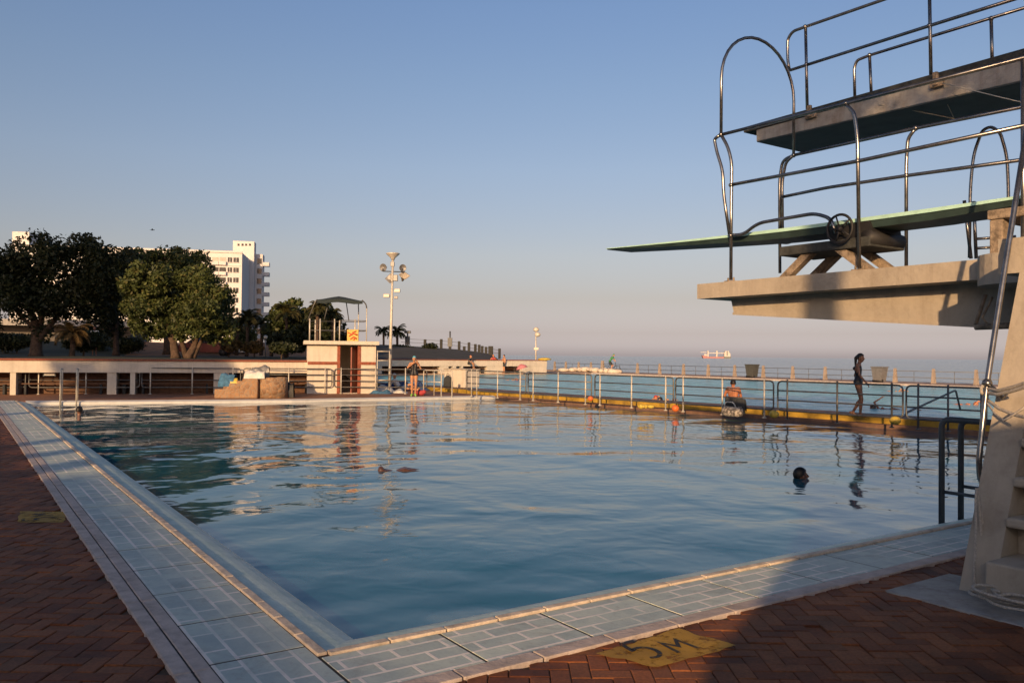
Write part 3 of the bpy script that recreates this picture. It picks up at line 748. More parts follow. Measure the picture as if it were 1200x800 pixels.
av0, av1 = PL(6.3, 1158, 275).y, PL(6.3, 1200, 275).y; za = zat(av0, t0, t1)-.12
m = MB(); m.box((6.7, (av0+av1)/2-.1, za-.05), (.75, abs(av1-av0)+.25, .09), bev=.012)
for u in (6.40, 7.0):
    m.box((u, av0-.05, (zp+za-.1)/2+.003), (.12, .12, za-.1-zp), bev=.012)
    m.box((u, av1-.15, (zp+za-.1)/2+.003), (.12, .14, za-.1-zp), bev=.012)
m.box((6.7, av1-.15, zp+.18), (.5, .06, .28)); m.build('anchor_stand', M['rust'], sb)
# ------------------------------------------------------------------ railings round the pool
def railing(label, feet_px, ends, group, z0=0., h=1.0, levels=(1, .755, .505, .235), mt='rail', r=.022, line=None, zfoot=None, post_mt=None):
    """feet_px: x of the posts, line: ((x0,y0),(x1,y1)) foot line in the picture; ends: x of both ends of the loop"""
    (x0, y0), (x1, y1) = line
    fp = lambda x: G(x, y0+(y1-y0)*(x-x0)/(x1-x0), z0)
    A = fp(ends[0]); B = fp(ends[1]); d = (B-A).normalized()
    root = thing('pool_railing', label, 'railing', A, math.atan2(d.y, d.x), group)
    L = (B-A).length; m = MB(); hi, lo = h*levels[0], h*levels[-1]
    m.tube(fillet([(0, 0, (hi+lo)/2), (0, 0, hi), (L, 0, hi), (L, 0, lo), (0, 0, lo), (0, 0, (hi+lo)/2)], .13), r, 8); m.build('rail_loop', M[mt], root)
    for lv in levels[1:-1]:
        m = MB(); m.tube([(0, 0, h*lv), (L, 0, h*lv)], r*.85, 8); m.build('cross_rail', M[mt], root)
    for x in feet_px:
        t = (fp(x)-A).dot(d); m = MB(); m.tube([(t, -.0, -.01), (t, 0, h+.03)], r*1.12, 8); m.lathe([(.06, 0), (.06, .015), (.03, .03)], (t, 0, 0), 10); m.ell((t, 0, h+.03), r*1.2, nu=8, nv=6)
        m.build('post', M[post_mt or mt], root)
    return root
DLINE = ((703, 475.2), (981, 496.0))
gD = 'tube railings on the walkway between the pools'
railing('tube railing at the white starting block, first panel of the walkway between the pools', (552.5, 558.7, 583, 609.5), (547, 616), gD, line=((552, 464.3), (703, 475.2)), mt='rail', post_mt='railwhite')
railing('tube railing panel on the walkway between pools, beside a small orange ball', (624.7, 654, 686), (618.7, 693), gD, line=((552, 464.3), (703, 475.2)), post_mt='railwhite')
railing('tube railing panel below the distant cyclist, crumpled yellow bag at its foot', (703, 740, 780), (697, 789), gD, line=DLINE, post_mt='railwhite')
railing('tube railing panel of the dividing walkway behind which a man sits', (800.5, 846.4, 895.6), (791.6, 906.4), gD, line=DLINE, post_mt='railwhite')
railing('shaded tube railing panel which the walking woman passes', (922.5, 981, 1045), (911.4, 1058), gD, line=DLINE)  # posts drop the pale colour so the panel looks shaded
railing('shaded tube railing panel with a slanting hand bar behind it, nearest the diving tower', (1076, 1111, 1150), (1062, 1156), gD, line=DLINE, mt='darkrail')  # dark rail colour stands in for shade on this panel
gL = 'tube railings along the far side of the diving pool'
LL = ((0, 462.2), (440, 461.2))
railing('tube railing at the left edge of the photo before the bench wall', (18.2,), (-60, 29.6), gL, line=LL, levels=(1, .54, .26), post_mt='railwhite')
railing('tube railing with a white notice board hung on it', (45, 100.5, 153), (33.7, 163.5), gL, line=LL, levels=(1, .54, .26), post_mt='railwhite')
railing('tube railing in the shade of the large trees, left of the stone planter', (176, 225, 272.7), (166, 281.7), gL, line=LL, levels=(1, .54, .26), post_mt='railwhite')
railing('tube railing between the stone planter and the changing hut', (294.7, 338, 380.7), (284.7, 388.7), gL, line=LL, levels=(1, .76, .52, .27), post_mt='railwhite')
railing('tube railing in front of the changing hut door, running to the floodlight mast', (399.5, 440, 475), (391.3, 500), gL, line=((391, 461.2), (500, 461.5)), levels=(1, .76, .52, .27), post_mt='railwhite')
# notice board on the railing
q = G(58.5, 462, 0); sg = thing('notice_board', 'small blank white board in a dark frame hung on the railing', 'sign', (q.x, q.y-.06, .70), math.atan2(WD.y, WD.x))
m = MB(); m.box((0, 0, .13), (.34, .02, .24), bev=.006); m.build('board_face', M['white_cloth'], sg)
m = MB(); 
for c_, d_ in (((0, -.0, .26), (.42, .035, .03)), ((0, 0, .0), (.42, .035, .03)), ((-.19, 0, .15), (.03, .034, .36)), ((.19, 0, .15), (.03, .034, .36))): m.box(c_, d_)
m.build('frame', M['darkrail'], sg)
# pool ladders (pairs of upright grab rails)
def grab(name, label, uprights, mt, group=None, foot=-.5):
    c = G(*uprights[0]['f']); root = thing(name, label, 'pool ladder', c, 0, group)
    for u_ in uprights:
        f = G(*u_['f']); back = u_['back']; h = u_['h']; m = MB()
        m.tube(fillet([(f.x-c.x, f.y-c.y, foot), (f.x-c.x, f.y-c.y, h), (f.x-c.x+back.x, f.y-c.y+back.y, h), (f.x-c.x+back.x, f.y-c.y+back.y, 0)], .09), u_.get('r', .024), 10)
        if u_.get('bar'): m.tube([(f.x-c.x, f.y-c.y, u_['bar']), (f.x-c.x+back.x, f.y-c.y+back.y, u_['bar'])], .018, 8)
        m.build('grab_rail', M[mt], root)
    return root
grab('pool_ladder', 'pair of slim steel grab rails at the far left corner of the diving pool', [dict(f=(70.5, 470), back=Vector((-.35, .75, 0)), h=1.03), dict(f=(89.5, 470), back=Vector((-.35, .75, 0)), h=1.03)], 'railwhite')
grab('pool_ladder', 'steel grab rails standing at the far edge right of the capped swimmer', [dict(f=(517, 464.5), back=Vector((-.75, .65, 0)), h=1.0, bar=.55), dict(f=(529.6, 464.5), back=Vector((-.75, .65, 0)), h=1.0)], 'railwhite')
bk = EV*-.62
grab('pool_ladder', 'dark shaded grab rails on the near coping beside the diving tower', [dict(f=(1103.5, 604), back=bk, h=1.0, bar=.25, r=.03), dict(f=(1126, 599), back=bk, h=.97, bar=.27, r=.03)], 'darkrail', foot=-.3)  # shade on these rails put into the darker colour
q0 = G(1060, 489, .1); q1 = D(1120, 457, 24.0)
hb = MB(); hb.tube(fillet([q0, q0+Vector((.1, .1, .12)), q1, q1+Vector((.3, .3, -.6))], .1), .03, 8)
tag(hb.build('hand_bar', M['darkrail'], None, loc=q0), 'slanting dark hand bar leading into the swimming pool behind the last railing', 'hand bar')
M['skinwet'] = mat('wet_brown_skin', (.10, .055, .045), .3)
# ------------------------------------------------------------------ people
BASE = dict(head=(0, -.005, 1.535), neck=(0, .012, 1.40), chest=(0, .012, 1.25), waist=(0, .005, 1.06), pelvis=(0, .012, .92))
for s_, n_ in ((-1, 'r'), (1, 'l')):
    BASE.update({'sh'+n_: (s_*.165, .012, 1.345), 'el'+n_: (s_*.205, .03, 1.09), 'wr'+n_: (s_*.21, -.04, .86),
                 'hip'+n_: (s_*.082, .012, .885), 'kn'+n_: (s_*.085, -.012, .47), 'an'+n_: (s_*.085, .03, .08), 'toe'+n_: (s_*.095, -.115, .03)})
def human(label, loc, rz, pose=None, skin='skin', vox=.011, fem=True, face=(0, -1, 0), scale=1.0, hair=None, cap=None, suit=None, shirt=None, shorts=None, pony=False, group=None, hands=True, shoes=None, extra=None, bun=False, name='person', hairlen=0):
    J = {k: Vector(v) for k, v in BASE.items()}
    for k, v in (pose or {}).items(): J[k] = Vector(v)
    root = thing(name, label, 'person', loc, rz, group); root.scale = (scale,)*3
    caps = []
    def cp(lbl, a, b, ra, rb): caps.append((lbl, Vector(a), Vector(b), ra, rb))
    lat = (J['shl']-J['shr']).normalized(); lath = (J['hipl']-J['hipr']).normalized()
    sw = .92 if fem else 1.08; ww = .86 if fem else 1.0; hw = 1.08 if fem else .98
    for s in (-1, 1):
        c = J['chest']+lat*(s*.068*sw); wv = J['waist']+(lat+lath).normalized()*(s*.045*ww); p = J['pelvis']+lath*(s*.062*hw)
        cp('torso', c, wv, .092*sw, .074*ww); cp('torso', wv, p, .074*ww, .098*hw); cp('torso', c, J['neck']-Vector((0, 0, 0))+(c-J['neck'])*.35+lat*(s*.02), .088*sw, .06)
        n = 'l' if s > 0 else 'r'
        cp('torso', J['neck']+(J['chest']-J['neck'])*.35, J['sh'+n]-lat*(s*.01), .055, .052*sw)
        if fem: 
            fw = lat.cross((J['neck']-J['chest']).normalized()); 
            q = J['chest']-fw*0+lat*(s*.062)+ (Vector(face) if False else Vector((0, 0, 0)))
            fwd = (J['neck']-J['chest']).cross(lat).normalized()
            q = J['chest']+fwd*.055+lat*(s*.065); cp('torso', q, q+fwd*.02, .052, .045)
        cp('arm', J['sh'+n], J['el'+n], .046*sw, .034*sw); cp('arm', J['el'+n], J['wr'+n], .036*sw, .024*sw)
        cp('torso', J['pelvis']+lath*(s*.05), J['hip'+n], .095*hw, .088*hw)
        cp('leg', J['hip'+n], J['kn'+n], .084*hw, .050); cp('leg', J['kn'+n], J['an'+n], .052, .033)
        mid = J['kn'+n].lerp(J['an'+n], .3); bd = (J['an'+n]-J['kn'+n]).normalized(); ft = (J['toe'+n]-J['an'+n])
        bk_ = -(ft-bd*ft.dot(bd)).normalized()*.014; cp('leg', mid+bk_, J['kn'+n].lerp(J['an'+n], .6)+bk_*.5, .050, .036)
        heel = J['an'+n]-(ft).normalized()*.045+bd*.035
        cp('foot', heel, J['toe'+n], .034, .030); cp('foot', J['an'+n], J['toe'+n], .034, .022)
        if hands:
            d = (J['wr'+n]-J['el'+n]).normalized(); side = d.cross(Vector((0, 0, 1)) if abs(d.z) < .8 else Vector((0, 1, 0))).normalized(); nrm = d.cross(side)
            pm = J['wr'+n]+d*.055
            cp('hand', J['wr'+n]+d*.015, pm, .024, .030)
            for k, (o_, ln) in enumerate(((-.027, .055), (-.009, .068), (.009, .064), (.027, .048))):
                a = pm+d*.018+side*o_; k1 = a+d*ln*.5+nrm*.008; cp('hand', a, k1, .0095, .009); cp('hand', k1, k1+d*ln*.42+nrm*.022, .009, .0075)
            a = J['wr'+n]+d*.03+side*(-.026); cp('hand', a, a+d*.03-side*.022+nrm*.01, .011, .010); cp('hand', a+d*.03-side*.022+nrm*.01, a+d*.062-side*.024+nrm*.02, .010, .008)
    cp('neck', J['neck']-(J['head']-J['neck'])*.25, J['head'], .050, .046)
    F_ = Vector(face).normalized(); X_ = F_.cross(UP if abs(F_.z) < .9 else Vector((0, -1, 0))).normalized()*-1; Z_ = X_.cross(-F_)*1.0
    Z_ = (X_.cross(F_)).normalized()
    if Z_.z < 0 and abs(F_.z) < .9: Z_ = -Z_
    h = J['head']; mb = MB()
    for l_, a, b, ra, rb in caps: mb.cap(a, b, ra, rb, 10)
    mb.ell(h+Z_*.02-F_*.01, (.073, .091, .095), (X_, F_, Z_)); mb.ell(h+F_*.022-Z_*.045, (.054, .060, .070), (X_, F_, Z_))
    mb.cap(h+F_*.085+Z_*.012, h+F_*.100-Z_*.022, .010, .015); mb.ell(h+F_*.078-Z_*.058, (.022, .012, .012), (X_, F_, Z_))
    for s in (-1, 1): mb.ell(h+X_*(s*.075)-Z_*.005, (.012, .02, .03), (X_, F_, Z_))
    tmp = bpy.data.objects.new('tmp', mb.mesh('tmp')); COL.objects.link(tmp)
    md = tmp.modifiers.new('r', 'REMESH'); md.mode = 'VOXEL'; md.voxel_size = vox; md.use_smooth_shade = True
    sm = tmp.modifiers.new('s', 'SMOOTH'); sm.factor = .5; sm.iterations = 2
    bpy.context.view_layer.update(); dg = bpy.context.evaluated_depsgraph_get()
    me = bpy.data.meshes.new_from_object(tmp.evaluated_get(dg)); me.name = 'body'
    bpy.data.objects.remove(tmp)
    me.materials.clear(); me.materials.append(M[skin])
    body = bpy.data.objects.new('body', me); COL.objects.link(body); body.parent = root
    me.polygons.foreach_set('use_smooth', [True]*len(me.polygons))
    tor = J['neck']-J['pelvis']
    def cover(nm, m, pred, off=.006):
        sel = []
        for p in me.polygons:
            c = Vector(p.center); best = None; bd = 1e9
            for l_, a, b, ra, rb in caps:
                ab = b-a; t = 0 if ab.length < 1e-6 else max(0, min(1, (c-a).dot(ab)/ab.length_squared)); dd = (c-a-ab*t).length-(ra+(rb-ra)*t)
                if dd < bd: bd = dd; best = (l_, t, a, b)
            if (c-h).length < .13 and best[0] != 'torso': continue
            tt = (c-J['pelvis']).dot(tor)/tor.length_squared
            if pred(best[0], tt, c, best): sel.append(p)
        b = MB(); mp = {}
        for p in sel:
            ids = []
            for vi in p.vertices:
                if vi not in mp: v = me.vertices[vi]; mp[vi] = len(b.v); b.v.append(tuple(v.co+v.normal*off))
                ids.append(mp[vi])
            b.f.append(tuple(ids)); b.smooth.append(True)
        if sel:
            return b.build(nm, M[m], root)
    if suit: cover('swimsuit', suit, lambda l_, t, c, b_: l_ == 'torso' and -.16 < t < .86 and not (t > .50 and abs((c-J['chest']).dot(lat)) > .112) )
    if shirt: cover('shirt', shirt, lambda l_, t, c, b_: (l_ == 'torso' and t > -.02) or (l_ == 'arm' and b_[3] in (J['ell'], J['elr']) and b_[1] < .75), .012)
    if shorts: cover('shorts', shorts, lambda l_, t, c, b_: (l_ == 'torso' and t < .14) or (l_ == 'leg' and b_[2] in (J['hipl'], J['hipr']) and b_[1] < .72), .012)
    if shoes: cover('shoe', shoes, lambda l_, t, c, b_: l_ == 'foot', .008)
    if hair or cap:
        b = MB(); vs = []; fs = []; nu, nv = 20, 9
        rad = (.079, .099, .104) if cap else (.083, .103, .108)
        for j in range(nv+1):
            ph = math.pi*.62*j/nv
            for i in range(nu):
                t = 2*math.pi*i/nu; fx = math.cos(t); fy = math.sin(t)
                lim = 1.0 - (.42 if fy > .35 else (.12 if fy > -.1 else 0))*(1 if not cap else .8)
                pj = ph*lim
                vs.append(h+Z_*.02-F_*.012+X_*(rad[0]*math.sin(pj)*fx)+F_*(rad[1]*math.sin(pj)*fy)+Z_*(rad[2]*math.cos(pj)))
        for j in range(nv):
            for i in range(nu): fs.append((j*nu+i, (j+1)*nu+i, (j+1)*nu+(i+1) % nu, j*nu+(i+1) % nu))
        b.add(vs, fs, True)
        if pony: b.cap(h-F_*.085+Z_*.055, h-F_*.125-Z_*.01, .030, .042); b.cap(h-F_*.125-Z_*.01, h-F_*.115-Z_*.27, .042, .018)
        if bun: b.ell(h-F_*.10+Z_*.05, .042)
        if hairlen: b.cap(h-F_*.05, h-F_*.06-Z_*hairlen, .07, .05)
        b.build('swim_cap' if cap else 'hair', M[cap or hair], root)
    if extra: extra(root, J)
    return root

# capped swimmer adjusting goggles on the far edge
cw = G(485, 464.0)
human('woman in black swimsuit and light blue swim cap standing with hands at her face', (cw.x, cw.y, .0), R(8), dict(
    elr=(-.27, -.06, 1.17), wrr=(-.05, -.16, 1.34), ell=(.27, .0, 1.13), wrl=(.14, -.07, 1.36), knl=(.075, -.02, .46), anl=(.055, .03, .08), toel=(.07, -.11, .03), knr=(-.085, -.01, .46), anr=(-.08, .04, .08), toer=(-.11, -.10, .03)),
    skin='skin', suit='suit', cap='capblue', scale=.94, vox=.010, shoes='lime')
# woman walking along the walkway
ww = G(1006, 488.6, .142)
human('woman with long ponytail in dark swimsuit walking between the pools', (ww.x, ww.y, .142), R(90-38+8), dict(
    head=(0, -.05, 1.535), neck=(0, -.015, 1.395), kl=(0, 0, 0), knr=(-.075, -.08, .48), anr=(-.075, -.05, .08), toer=(-.075, -.19, .03),
    knl=(.08, -.05, .47), anl=(.08, .15, .12), toel=(.085, .02, .03), elr=(-.195, -.05, 1.09), wrr=(-.20, -.21, .90), ell=(.195, .11, 1.09), wrl=(.20, .07, .86)),
    skin='skindark', suit='suit', hair='hair', pony=True, vox=.010, face=(-.25, -1, -.08), scale=.97)
# seated man, back to the camera
sm_ = G(853, 478.5, .142)
human('bare backed dark haired man sitting on the walkway facing the swimming pool', (sm_.x+.35, sm_.y+.75, .142-.80), R(180-8), dict(
    head=(0, -.03, 1.50), neck=(0, .0, 1.37), hipl=(.085, 0, .90), hipr=(-.085, 0, .90), knl=(.12, -.38, 1.05), knr=(-.12, -.38, 1.05), anl=(.11, -.48, .78), anr=(-.11, -.48, .78), toel=(.12, -.62, .75), toer=(-.12, -.62, .75),
    ell=(.24, -.10, 1.12), wrl=(.14, -.32, 1.08), elr=(-.24, -.10, 1.12), wrr=(-.14, -.32, 1.08)), skin='skinred', fem=False, hair='hair', shorts='dark_cloth', vox=.012)
# far sun-bathers at the end wall
def on_px(px, py, z=0): return G(px, py, z)
q = on_px(578, 437.2)
human('man in dark shorts and red top standing by the far bench wall', (q.x, q.y, 0), R(20), dict(ell=(.26, -.02, 1.22), wrl=(.1, -.1, 1.40), elr=(-.28, -.02, 1.20), wrr=(-.12, -.08, 1.40)), skin='skinred', fem=False, shirt='red_cloth', shorts='suit', hair='skinred', vox=.02, hands=False)
q = on_px(590.5, 437.2)
human('shirtless dark haired man in black shorts standing right of the man with the red shirt', (q.x, q.y, 0), R(-60), dict(elr=(-.22, -.12, 1.10), wrr=(-.15, -.32, 1.14)), skin='skin', fem=False, shorts='suit', hair='hair', vox=.02, hands=False)
SIT = dict(hipl=(.085, -.02, .90), hipr=(-.085, -.02, .90), knl=(.11, -.42, .93), knr=(-.11, -.42, .93), anl=(.11, -.44, .50), anr=(-.11, -.44, .50), toel=(.12, -.57, .46), toer=(-.12, -.57, .46), ell=(.22, -.10, 1.12), wrl=(.12, -.32, 1.0), elr=(-.22, -.10, 1.12), wrr=(-.12, -.32, 1.0))
q = G(551, 437, 0); 
human('person in dark clothes sitting sideways on the far wall end, leaning forward', (q.x, q.y-2.0, -.05), R(70), dict(SIT, head=(0, -.16, 1.50), neck=(0, -.08, 1.37), chest=(0, -.03, 1.24)), skin='skin', shirt='dark_cloth', shorts='dark_cloth', hair='skinred', vox=.02, hands=False)
def seat_at(label, px, Y, z, rz, **k):
    d = D(px, 416, Y); return human(label, (d.x, d.y, z-.42), rz, SIT, vox=.022, hands=False, **k)
seat_at('dark figure sitting in the far bench recess left of the capped swimmer', 477, 69.5, .0, R(0), skin='skindark', shirt='dark_cloth', shorts='dark_cloth', hair='hair')
seat_at('person with yellow bag in lap sitting in the far bench recess', 512, 71.0, .0, R(10), skin='skindark', shirt='dark_cloth', shorts='yellow', hair='hair')
# person sunning behind the block
bx = G(526.5, 452.3, .142)
# floating swimmers
def swimmer(label, px, py, rz, pose, z=-.1, **k):
    q = G(px, py, z); return human(label, (q.x, q.y, z+k.pop('dz')), rz, pose, vox=k.pop('vox', .014), name='person', group=k.pop('group', None), **k)
UPR = dict(ell=(.30, -.22, 1.30), elr=(-.30, -.22, 1.30), wrl=(.22, -.45, 1.30), wrr=(-.22, -.45, 1.30))
swimmer('swimmer with dark wet hair in the diving pool, face turned to the right', 938.5, 560, R(88), dict(UPR, elr=(-.26, -.30, 1.36), wrr=(-.2, -.56, 1.39)), dz=-1.50, skin='skindark', hair='hair', vox=.010, face=(0, -1, .12))
swimmer('swimmer with dark hair seen from behind at the far left corner of the diving pool', 93, 486, R(180), dict(UPR, ell=(.30, -.05, 1.33), elr=(-.30, -.05, 1.33)), dz=-1.42, skin='skindark', hair='hair')
swimmer('swimmer in an orange red cap looking up out of the swimming pool', 768.5, 470, R(10), UPR, dz=-1.42, skin='skinred', cap='red_cloth')
LIE = {}
def lying(arm=.0):
    P = {}
    for k, v in BASE.items(): P[k] = (v[0], -(v[2]-1.2), v[1]-.0)     # face down, head toward -y
    for n_, s_ in (('l', 1), ('r', -1)): P['toe'+n_] = (s_*.09, 1.28, -.02)
    P['head'] = (0, -.36, .07)
    P['elr'] = (-.24, -.30, .22+arm); P['wrr'] = (-.16, -.55, .14+arm*1.4); P['ell'] = (.22, -.05, -.1); P['wrl'] = (.2, -.3, -.2)
    return P
swimmer('swimmer doing crawl close to the swimmer in the orange red cap', 783, 468.5, R(-70), lying(), dz=-.075, skin='skin', face=(0, -1, -.3), hair='hair')
swimmer('black haired swimmer raising one bent arm, right of the walking woman', 1036, 479, R(-115), dict(lying(.12), wrr=(-.28, -.10, .42), elr=(-.26, -.32, .26)), dz=-.06, skin='skindark', face=(0, -1, -.2), hair='hair')
swimmer('distant swimmer with pale arm near the promenade bin', 1049, 458.5, R(60), lying(), dz=-.08, skin='skin', face=(0, -1, -.3), vox=.02)
swimmer('swimmer with sunlit pinkish head between the last railing and the diving tower', 1133, 474, R(90), lying(), dz=-.07, skin='skinred', face=(0, -1, -.1), cap='skinred')
swimmer('far swimmer in pink near the left end of the swimming pool', 600, 445.5, R(80), lying(), dz=-.07, skin='skin', face=(0, -1, -.1), cap='pink_cloth', vox=.02)
swimmer('swimmer face down in the middle of the diving pool, only back showing', 452, 551, R(-80), dict(lying(-.3), head=(0, -.36, -.10), neck=(0, -.22, -.03), wrr=(-.16, -.5, -.2), anl=(.09, 1.1, -.15), anr=(-.09, 1.1, -.2), toel=(.09, 1.25, -.2), toer=(-.09, 1.25, -.25)), dz=-.070, skin='skinwet', face=(0, -1, -.6), hair='hair')
# lying sun-bather by the mast
q = G(462, 459.5)
sbp = human('sunbather in white hat lying back on towels at the foot of the floodlight mast', (q.x+.2, q.y+1.2, .02), R(75), dict(
    pelvis=(0, .1, .12), hipl=(.085, .06, .13), hipr=(-.085, .06, .13), waist=(0, .2, .2), chest=(0, .32, .36), neck=(0, .40, .50), head=(0, .40, .64), shl=(.165, .38, .45), shr=(-.165, .38, .45), ell=(.26, .5, .22), elr=(-.26, .5, .22), wrl=(.28, .42, .04), wrr=(-.28, .42, .04),
    knl=(.1, -.32, .28), knr=(-.1, -.35, .10), anl=(.1, -.62, .06), anr=(-.1, -.72, .06), toel=(.1, -.75, .10), toer=(-.1, -.80, .15)), skin='skin', shirt='white_cloth', shorts='navy', cap='white_cloth', vox=.016, hands=False)
# people in the park
PARK = lambda px, Y, z=1.36: Vector((D(px, 415, Y).x, Y, z))
human('person in white shirt standing in the shade under the left trees', PARK(110.5, 46), R(20), {}, skin='skindark', shirt='white_cloth', shorts='suit', hair='hair', vox=.022, fem=False, hands=False)
human('person in blue shirt walking beyond the large tree trunks', PARK(233, 62, 1.40), R(80), {}, skin='skindark', shirt='blue_cloth', shorts='suit', hair='hair', vox=.022, fem=False, hands=False)
# ------------------------------------------------------------------ things lying about the deck
q = G(847, 488.2, .0)
b = thing('beach_bag', 'white and grey patterned beach bag on the ledge below the seated man', 'bag', (q.x+.3, q.y+.15, .0), R(-50))
m = MB(); vs = []
m.lathe([(.17, 0), (.25, .03), (.27, .12), (.26, .22), (.22, .28), (.20, .27)], (0, 0, 0), 18, (Vector((1.25, 0, 0)), Vector((0, .6, 0)), UP))
def bagmat():
    mm, nt, bb = newmat('patterned_bag'); L = nt.links.new; tc = nd(nt, 'ShaderNodeTexCoord'); v = nd(nt, 'ShaderNodeTexVoronoi', Scale=16.0); L(tc.outputs['Object'], v.inputs['Vector'])
    r = ramp(nt, [(.0, (.42, .38, .33)), (.45, (.38, .34, .29)), (.5, (.14, .125, .11))]); r.color_ramp.interpolation = 'CONSTANT'; L(v.outputs['Distance'], r.inputs['Fac']); L(r.outputs['Color'], bb.inputs['Base Color']); return mm
m.build('bag_body', bagmat(), b)
m = MB(); m.tube(fillet([(-.18, -.1, .25), (-.13, -.14, .40), (.13, -.14, .40), (.18, -.1, .25)], .15), .014, 6); m.build('handle', M['white_cloth'], b)
# towel over the railing
a0, a1 = G(851, 486.9), G(877, 488.8); dv = (a1-a0).normalized(); 
m = MB(); NT = 14; vs = []; nn = Vector((-dv.y, dv.x, 0)); Lw = (a1-a0).length*.85
prof = [(-.035, .28), (-.045, .40), (-.04, .50), (-.02, .535), (.0, .545), (.03, .53), (.05, .42), (.065, .25), (.08, .10)]
for i in range(NT+1):
    t = i/NT
    for k, (o_, z) in enumerate(prof):
        zz = z + (.22*(1-t)*(k > 6)) + (.12*abs(math.sin(t*5))*(k > 6)) - (.16*t if k < 2 else 0)-.06*t
        vs.append(a0+dv*(Lw*t)-nn*(o_*-1.0+.018*math.sin(t*17+k))+Vector((0, 0, zz)))
np_ = len(prof)
m.add(vs, [(i*np_+k, (i+1)*np_+k, (i+1)*np_+k+1, i*np_+k+1) for i in range(NT) for k in range(np_-1)], True)
tw_ = m.build('towel', M['dark_cloth'], None, loc=a0); tag(tw_, 'charcoal towel draped over a rail of the railing beside the patterned beach bag', 'towel')
so_ = tw_.modifiers.new('s', 'SOLIDIFY'); so_.thickness = .02
def ball(label, px, py, r, mt, name='ball', group=None, z=0.0, squash=.95):
    q = G(px, py, z); m = MB(); m.ell((0, 0, r*squash), (r, r, r*squash), nu=18, nv=12)
    m.tube([Vector((0, 0, r*squash))+Vector((r*1.003*math.cos(t), r*1.003*math.sin(t), 0)) for t in [i*math.pi/12 for i in range(24)]], .006, 5, closed=True)
    o_ = m.build(name, M[mt], None); o_.location = (q.x, q.y, z); tag(o_, label, 'ball' if name == 'ball' else 'float', group); return o_
gB = 'balls and floats along the yellow kerb'
o_ = ball('small orange ball squeezed by the kerb at the end of the second railing panel', 692, 470.0, .09, 'orange', group=gB, z=.142)
ball('round orange ball on the ledge below the middle railing panels', 791.5, 482.5, .11, 'orange', group=gB)
ball('flattened yellow float lying on the kerb right of the seated man', 907, 489.5, .12, 'yellow', 'float', gB, z=.142, squash=.75)
ball('yellow float in the shade at the foot of the railing right of the walking woman', 1049, 497.5, .12, 'yellow', 'float', gB, z=.142, squash=.8)
q = G(756, 478.2, .15); yb = thing('crumpled_bag', 'crumpled yellow plastic bag lying on the yellow kerb', 'bag', q); m = MB()
for i in range(7): m.ell((random.uniform(-.17, .17), random.uniform(-.05, .05), .05), (random.uniform(.06, .11), .06, random.uniform(.04, .08)), nu=8, nv=6)
m.build('bag_body', M['yellow'], yb)
# white block beside the swimming pool
a, b_ = G(520.5, 453.0, .142), G(545, 454.2, .142); dv = (b_-a).normalized(); Lb = (b_-a).length
bl = thing('starting_block', 'white box shaped block at the corner of the swimming pool', 'block', a, math.atan2(dv.y, dv.x))
m = MB(); m.box((Lb/2, .45, .40), (Lb, .9, .80), bev=.02); m.build('block_body', M['white'], bl); m = MB(); m.box((Lb/2, .45, .82), (Lb+.06, .96, .05), bev=.01); m.build('block_top', M['concrete'], bl)
q = bl.location + dv*(.28)+Vector((0, -.35, 0))
m = MB(); m.lathe([(.17, 0), (.20, .02), (.19, .30), (.16, .42), (.07, .52), (.0, .54)], (0, 0, 0), 14, (Vector((1, 0, 0)), Vector((0, .6, 0)), UP)); m.tube(fillet([(-.05, 0, .5), (-.04, 0, .62), (.04, 0, .62), (.05, 0, .5)], .04), .012, 6)
o_ = m.build('backpack', M['dark_cloth'], None); o_.location = q; tag(o_, 'dark grey backpack standing against the white block', 'backpack')
# red bag by the swimmer's feet
q = G(492.5, 463.4); m = MB(); m.ell((0, 0, .11), (.20, .13, .11)); m.ell((.14, 0, .15), (.10, .10, .08)); o_ = m.build('bundle', M['red_cloth'], None); o_.location = q; tag(o_, 'small dark red bundle at the capped swimmer\'s feet', 'bundle')
# lounger and towels by the mast
def towel_heap(name, label, px, py, L, Wd, mt, h=.14, rz=0, cat='towel'):
    q = G(px, py); m = MB(); vs = []; n1, n2 = 22, 12
    for i in range(n1+1):
        for j in range(n2+1):
            x = (i/n1-.5)*L; y = (j/n2-.5)*Wd; e = min(1, 5*min(i/n1, 1-i/n1, j/n2, 1-j/n2)+.02)
            vs.append((x, y, e*(h*.5+h*1.3*max(0, noise.noise(Vector((x*3, y*3, px)))+.25))+.004))
    m.add(vs, [(i*(n2+1)+j, (i+1)*(n2+1)+j, (i+1)*(n2+1)+j+1, i*(n2+1)+j+1) for i in range(n1) for j in range(n2)], True)
    o_ = m.build(name, M[mt], None); o_.location = q; o_.rotation_euler = (0, 0, rz); return tag(o_, label, cat)
towel_heap('towel', 'crumpled white towel on the deck right of the mast foot', 463, 460.3, 1.0, .7, 'white_cloth', .13)
towel_heap('towel', 'crumpled white towel on the deck between hut and mast', 447, 459.8, 1.1, .8, 'white_cloth', .22)
towel_heap('mat', 'blue patterned mat lying behind the sunbather\'s towels', 471, 456.8, 2.6, 1.0, 'navy', .30, R(5), 'mat')
towel_heap('towel', 'light blue towel on the deck beside the hut wall', 446, 461.3, .9, .4, 'blue_cloth', .12)
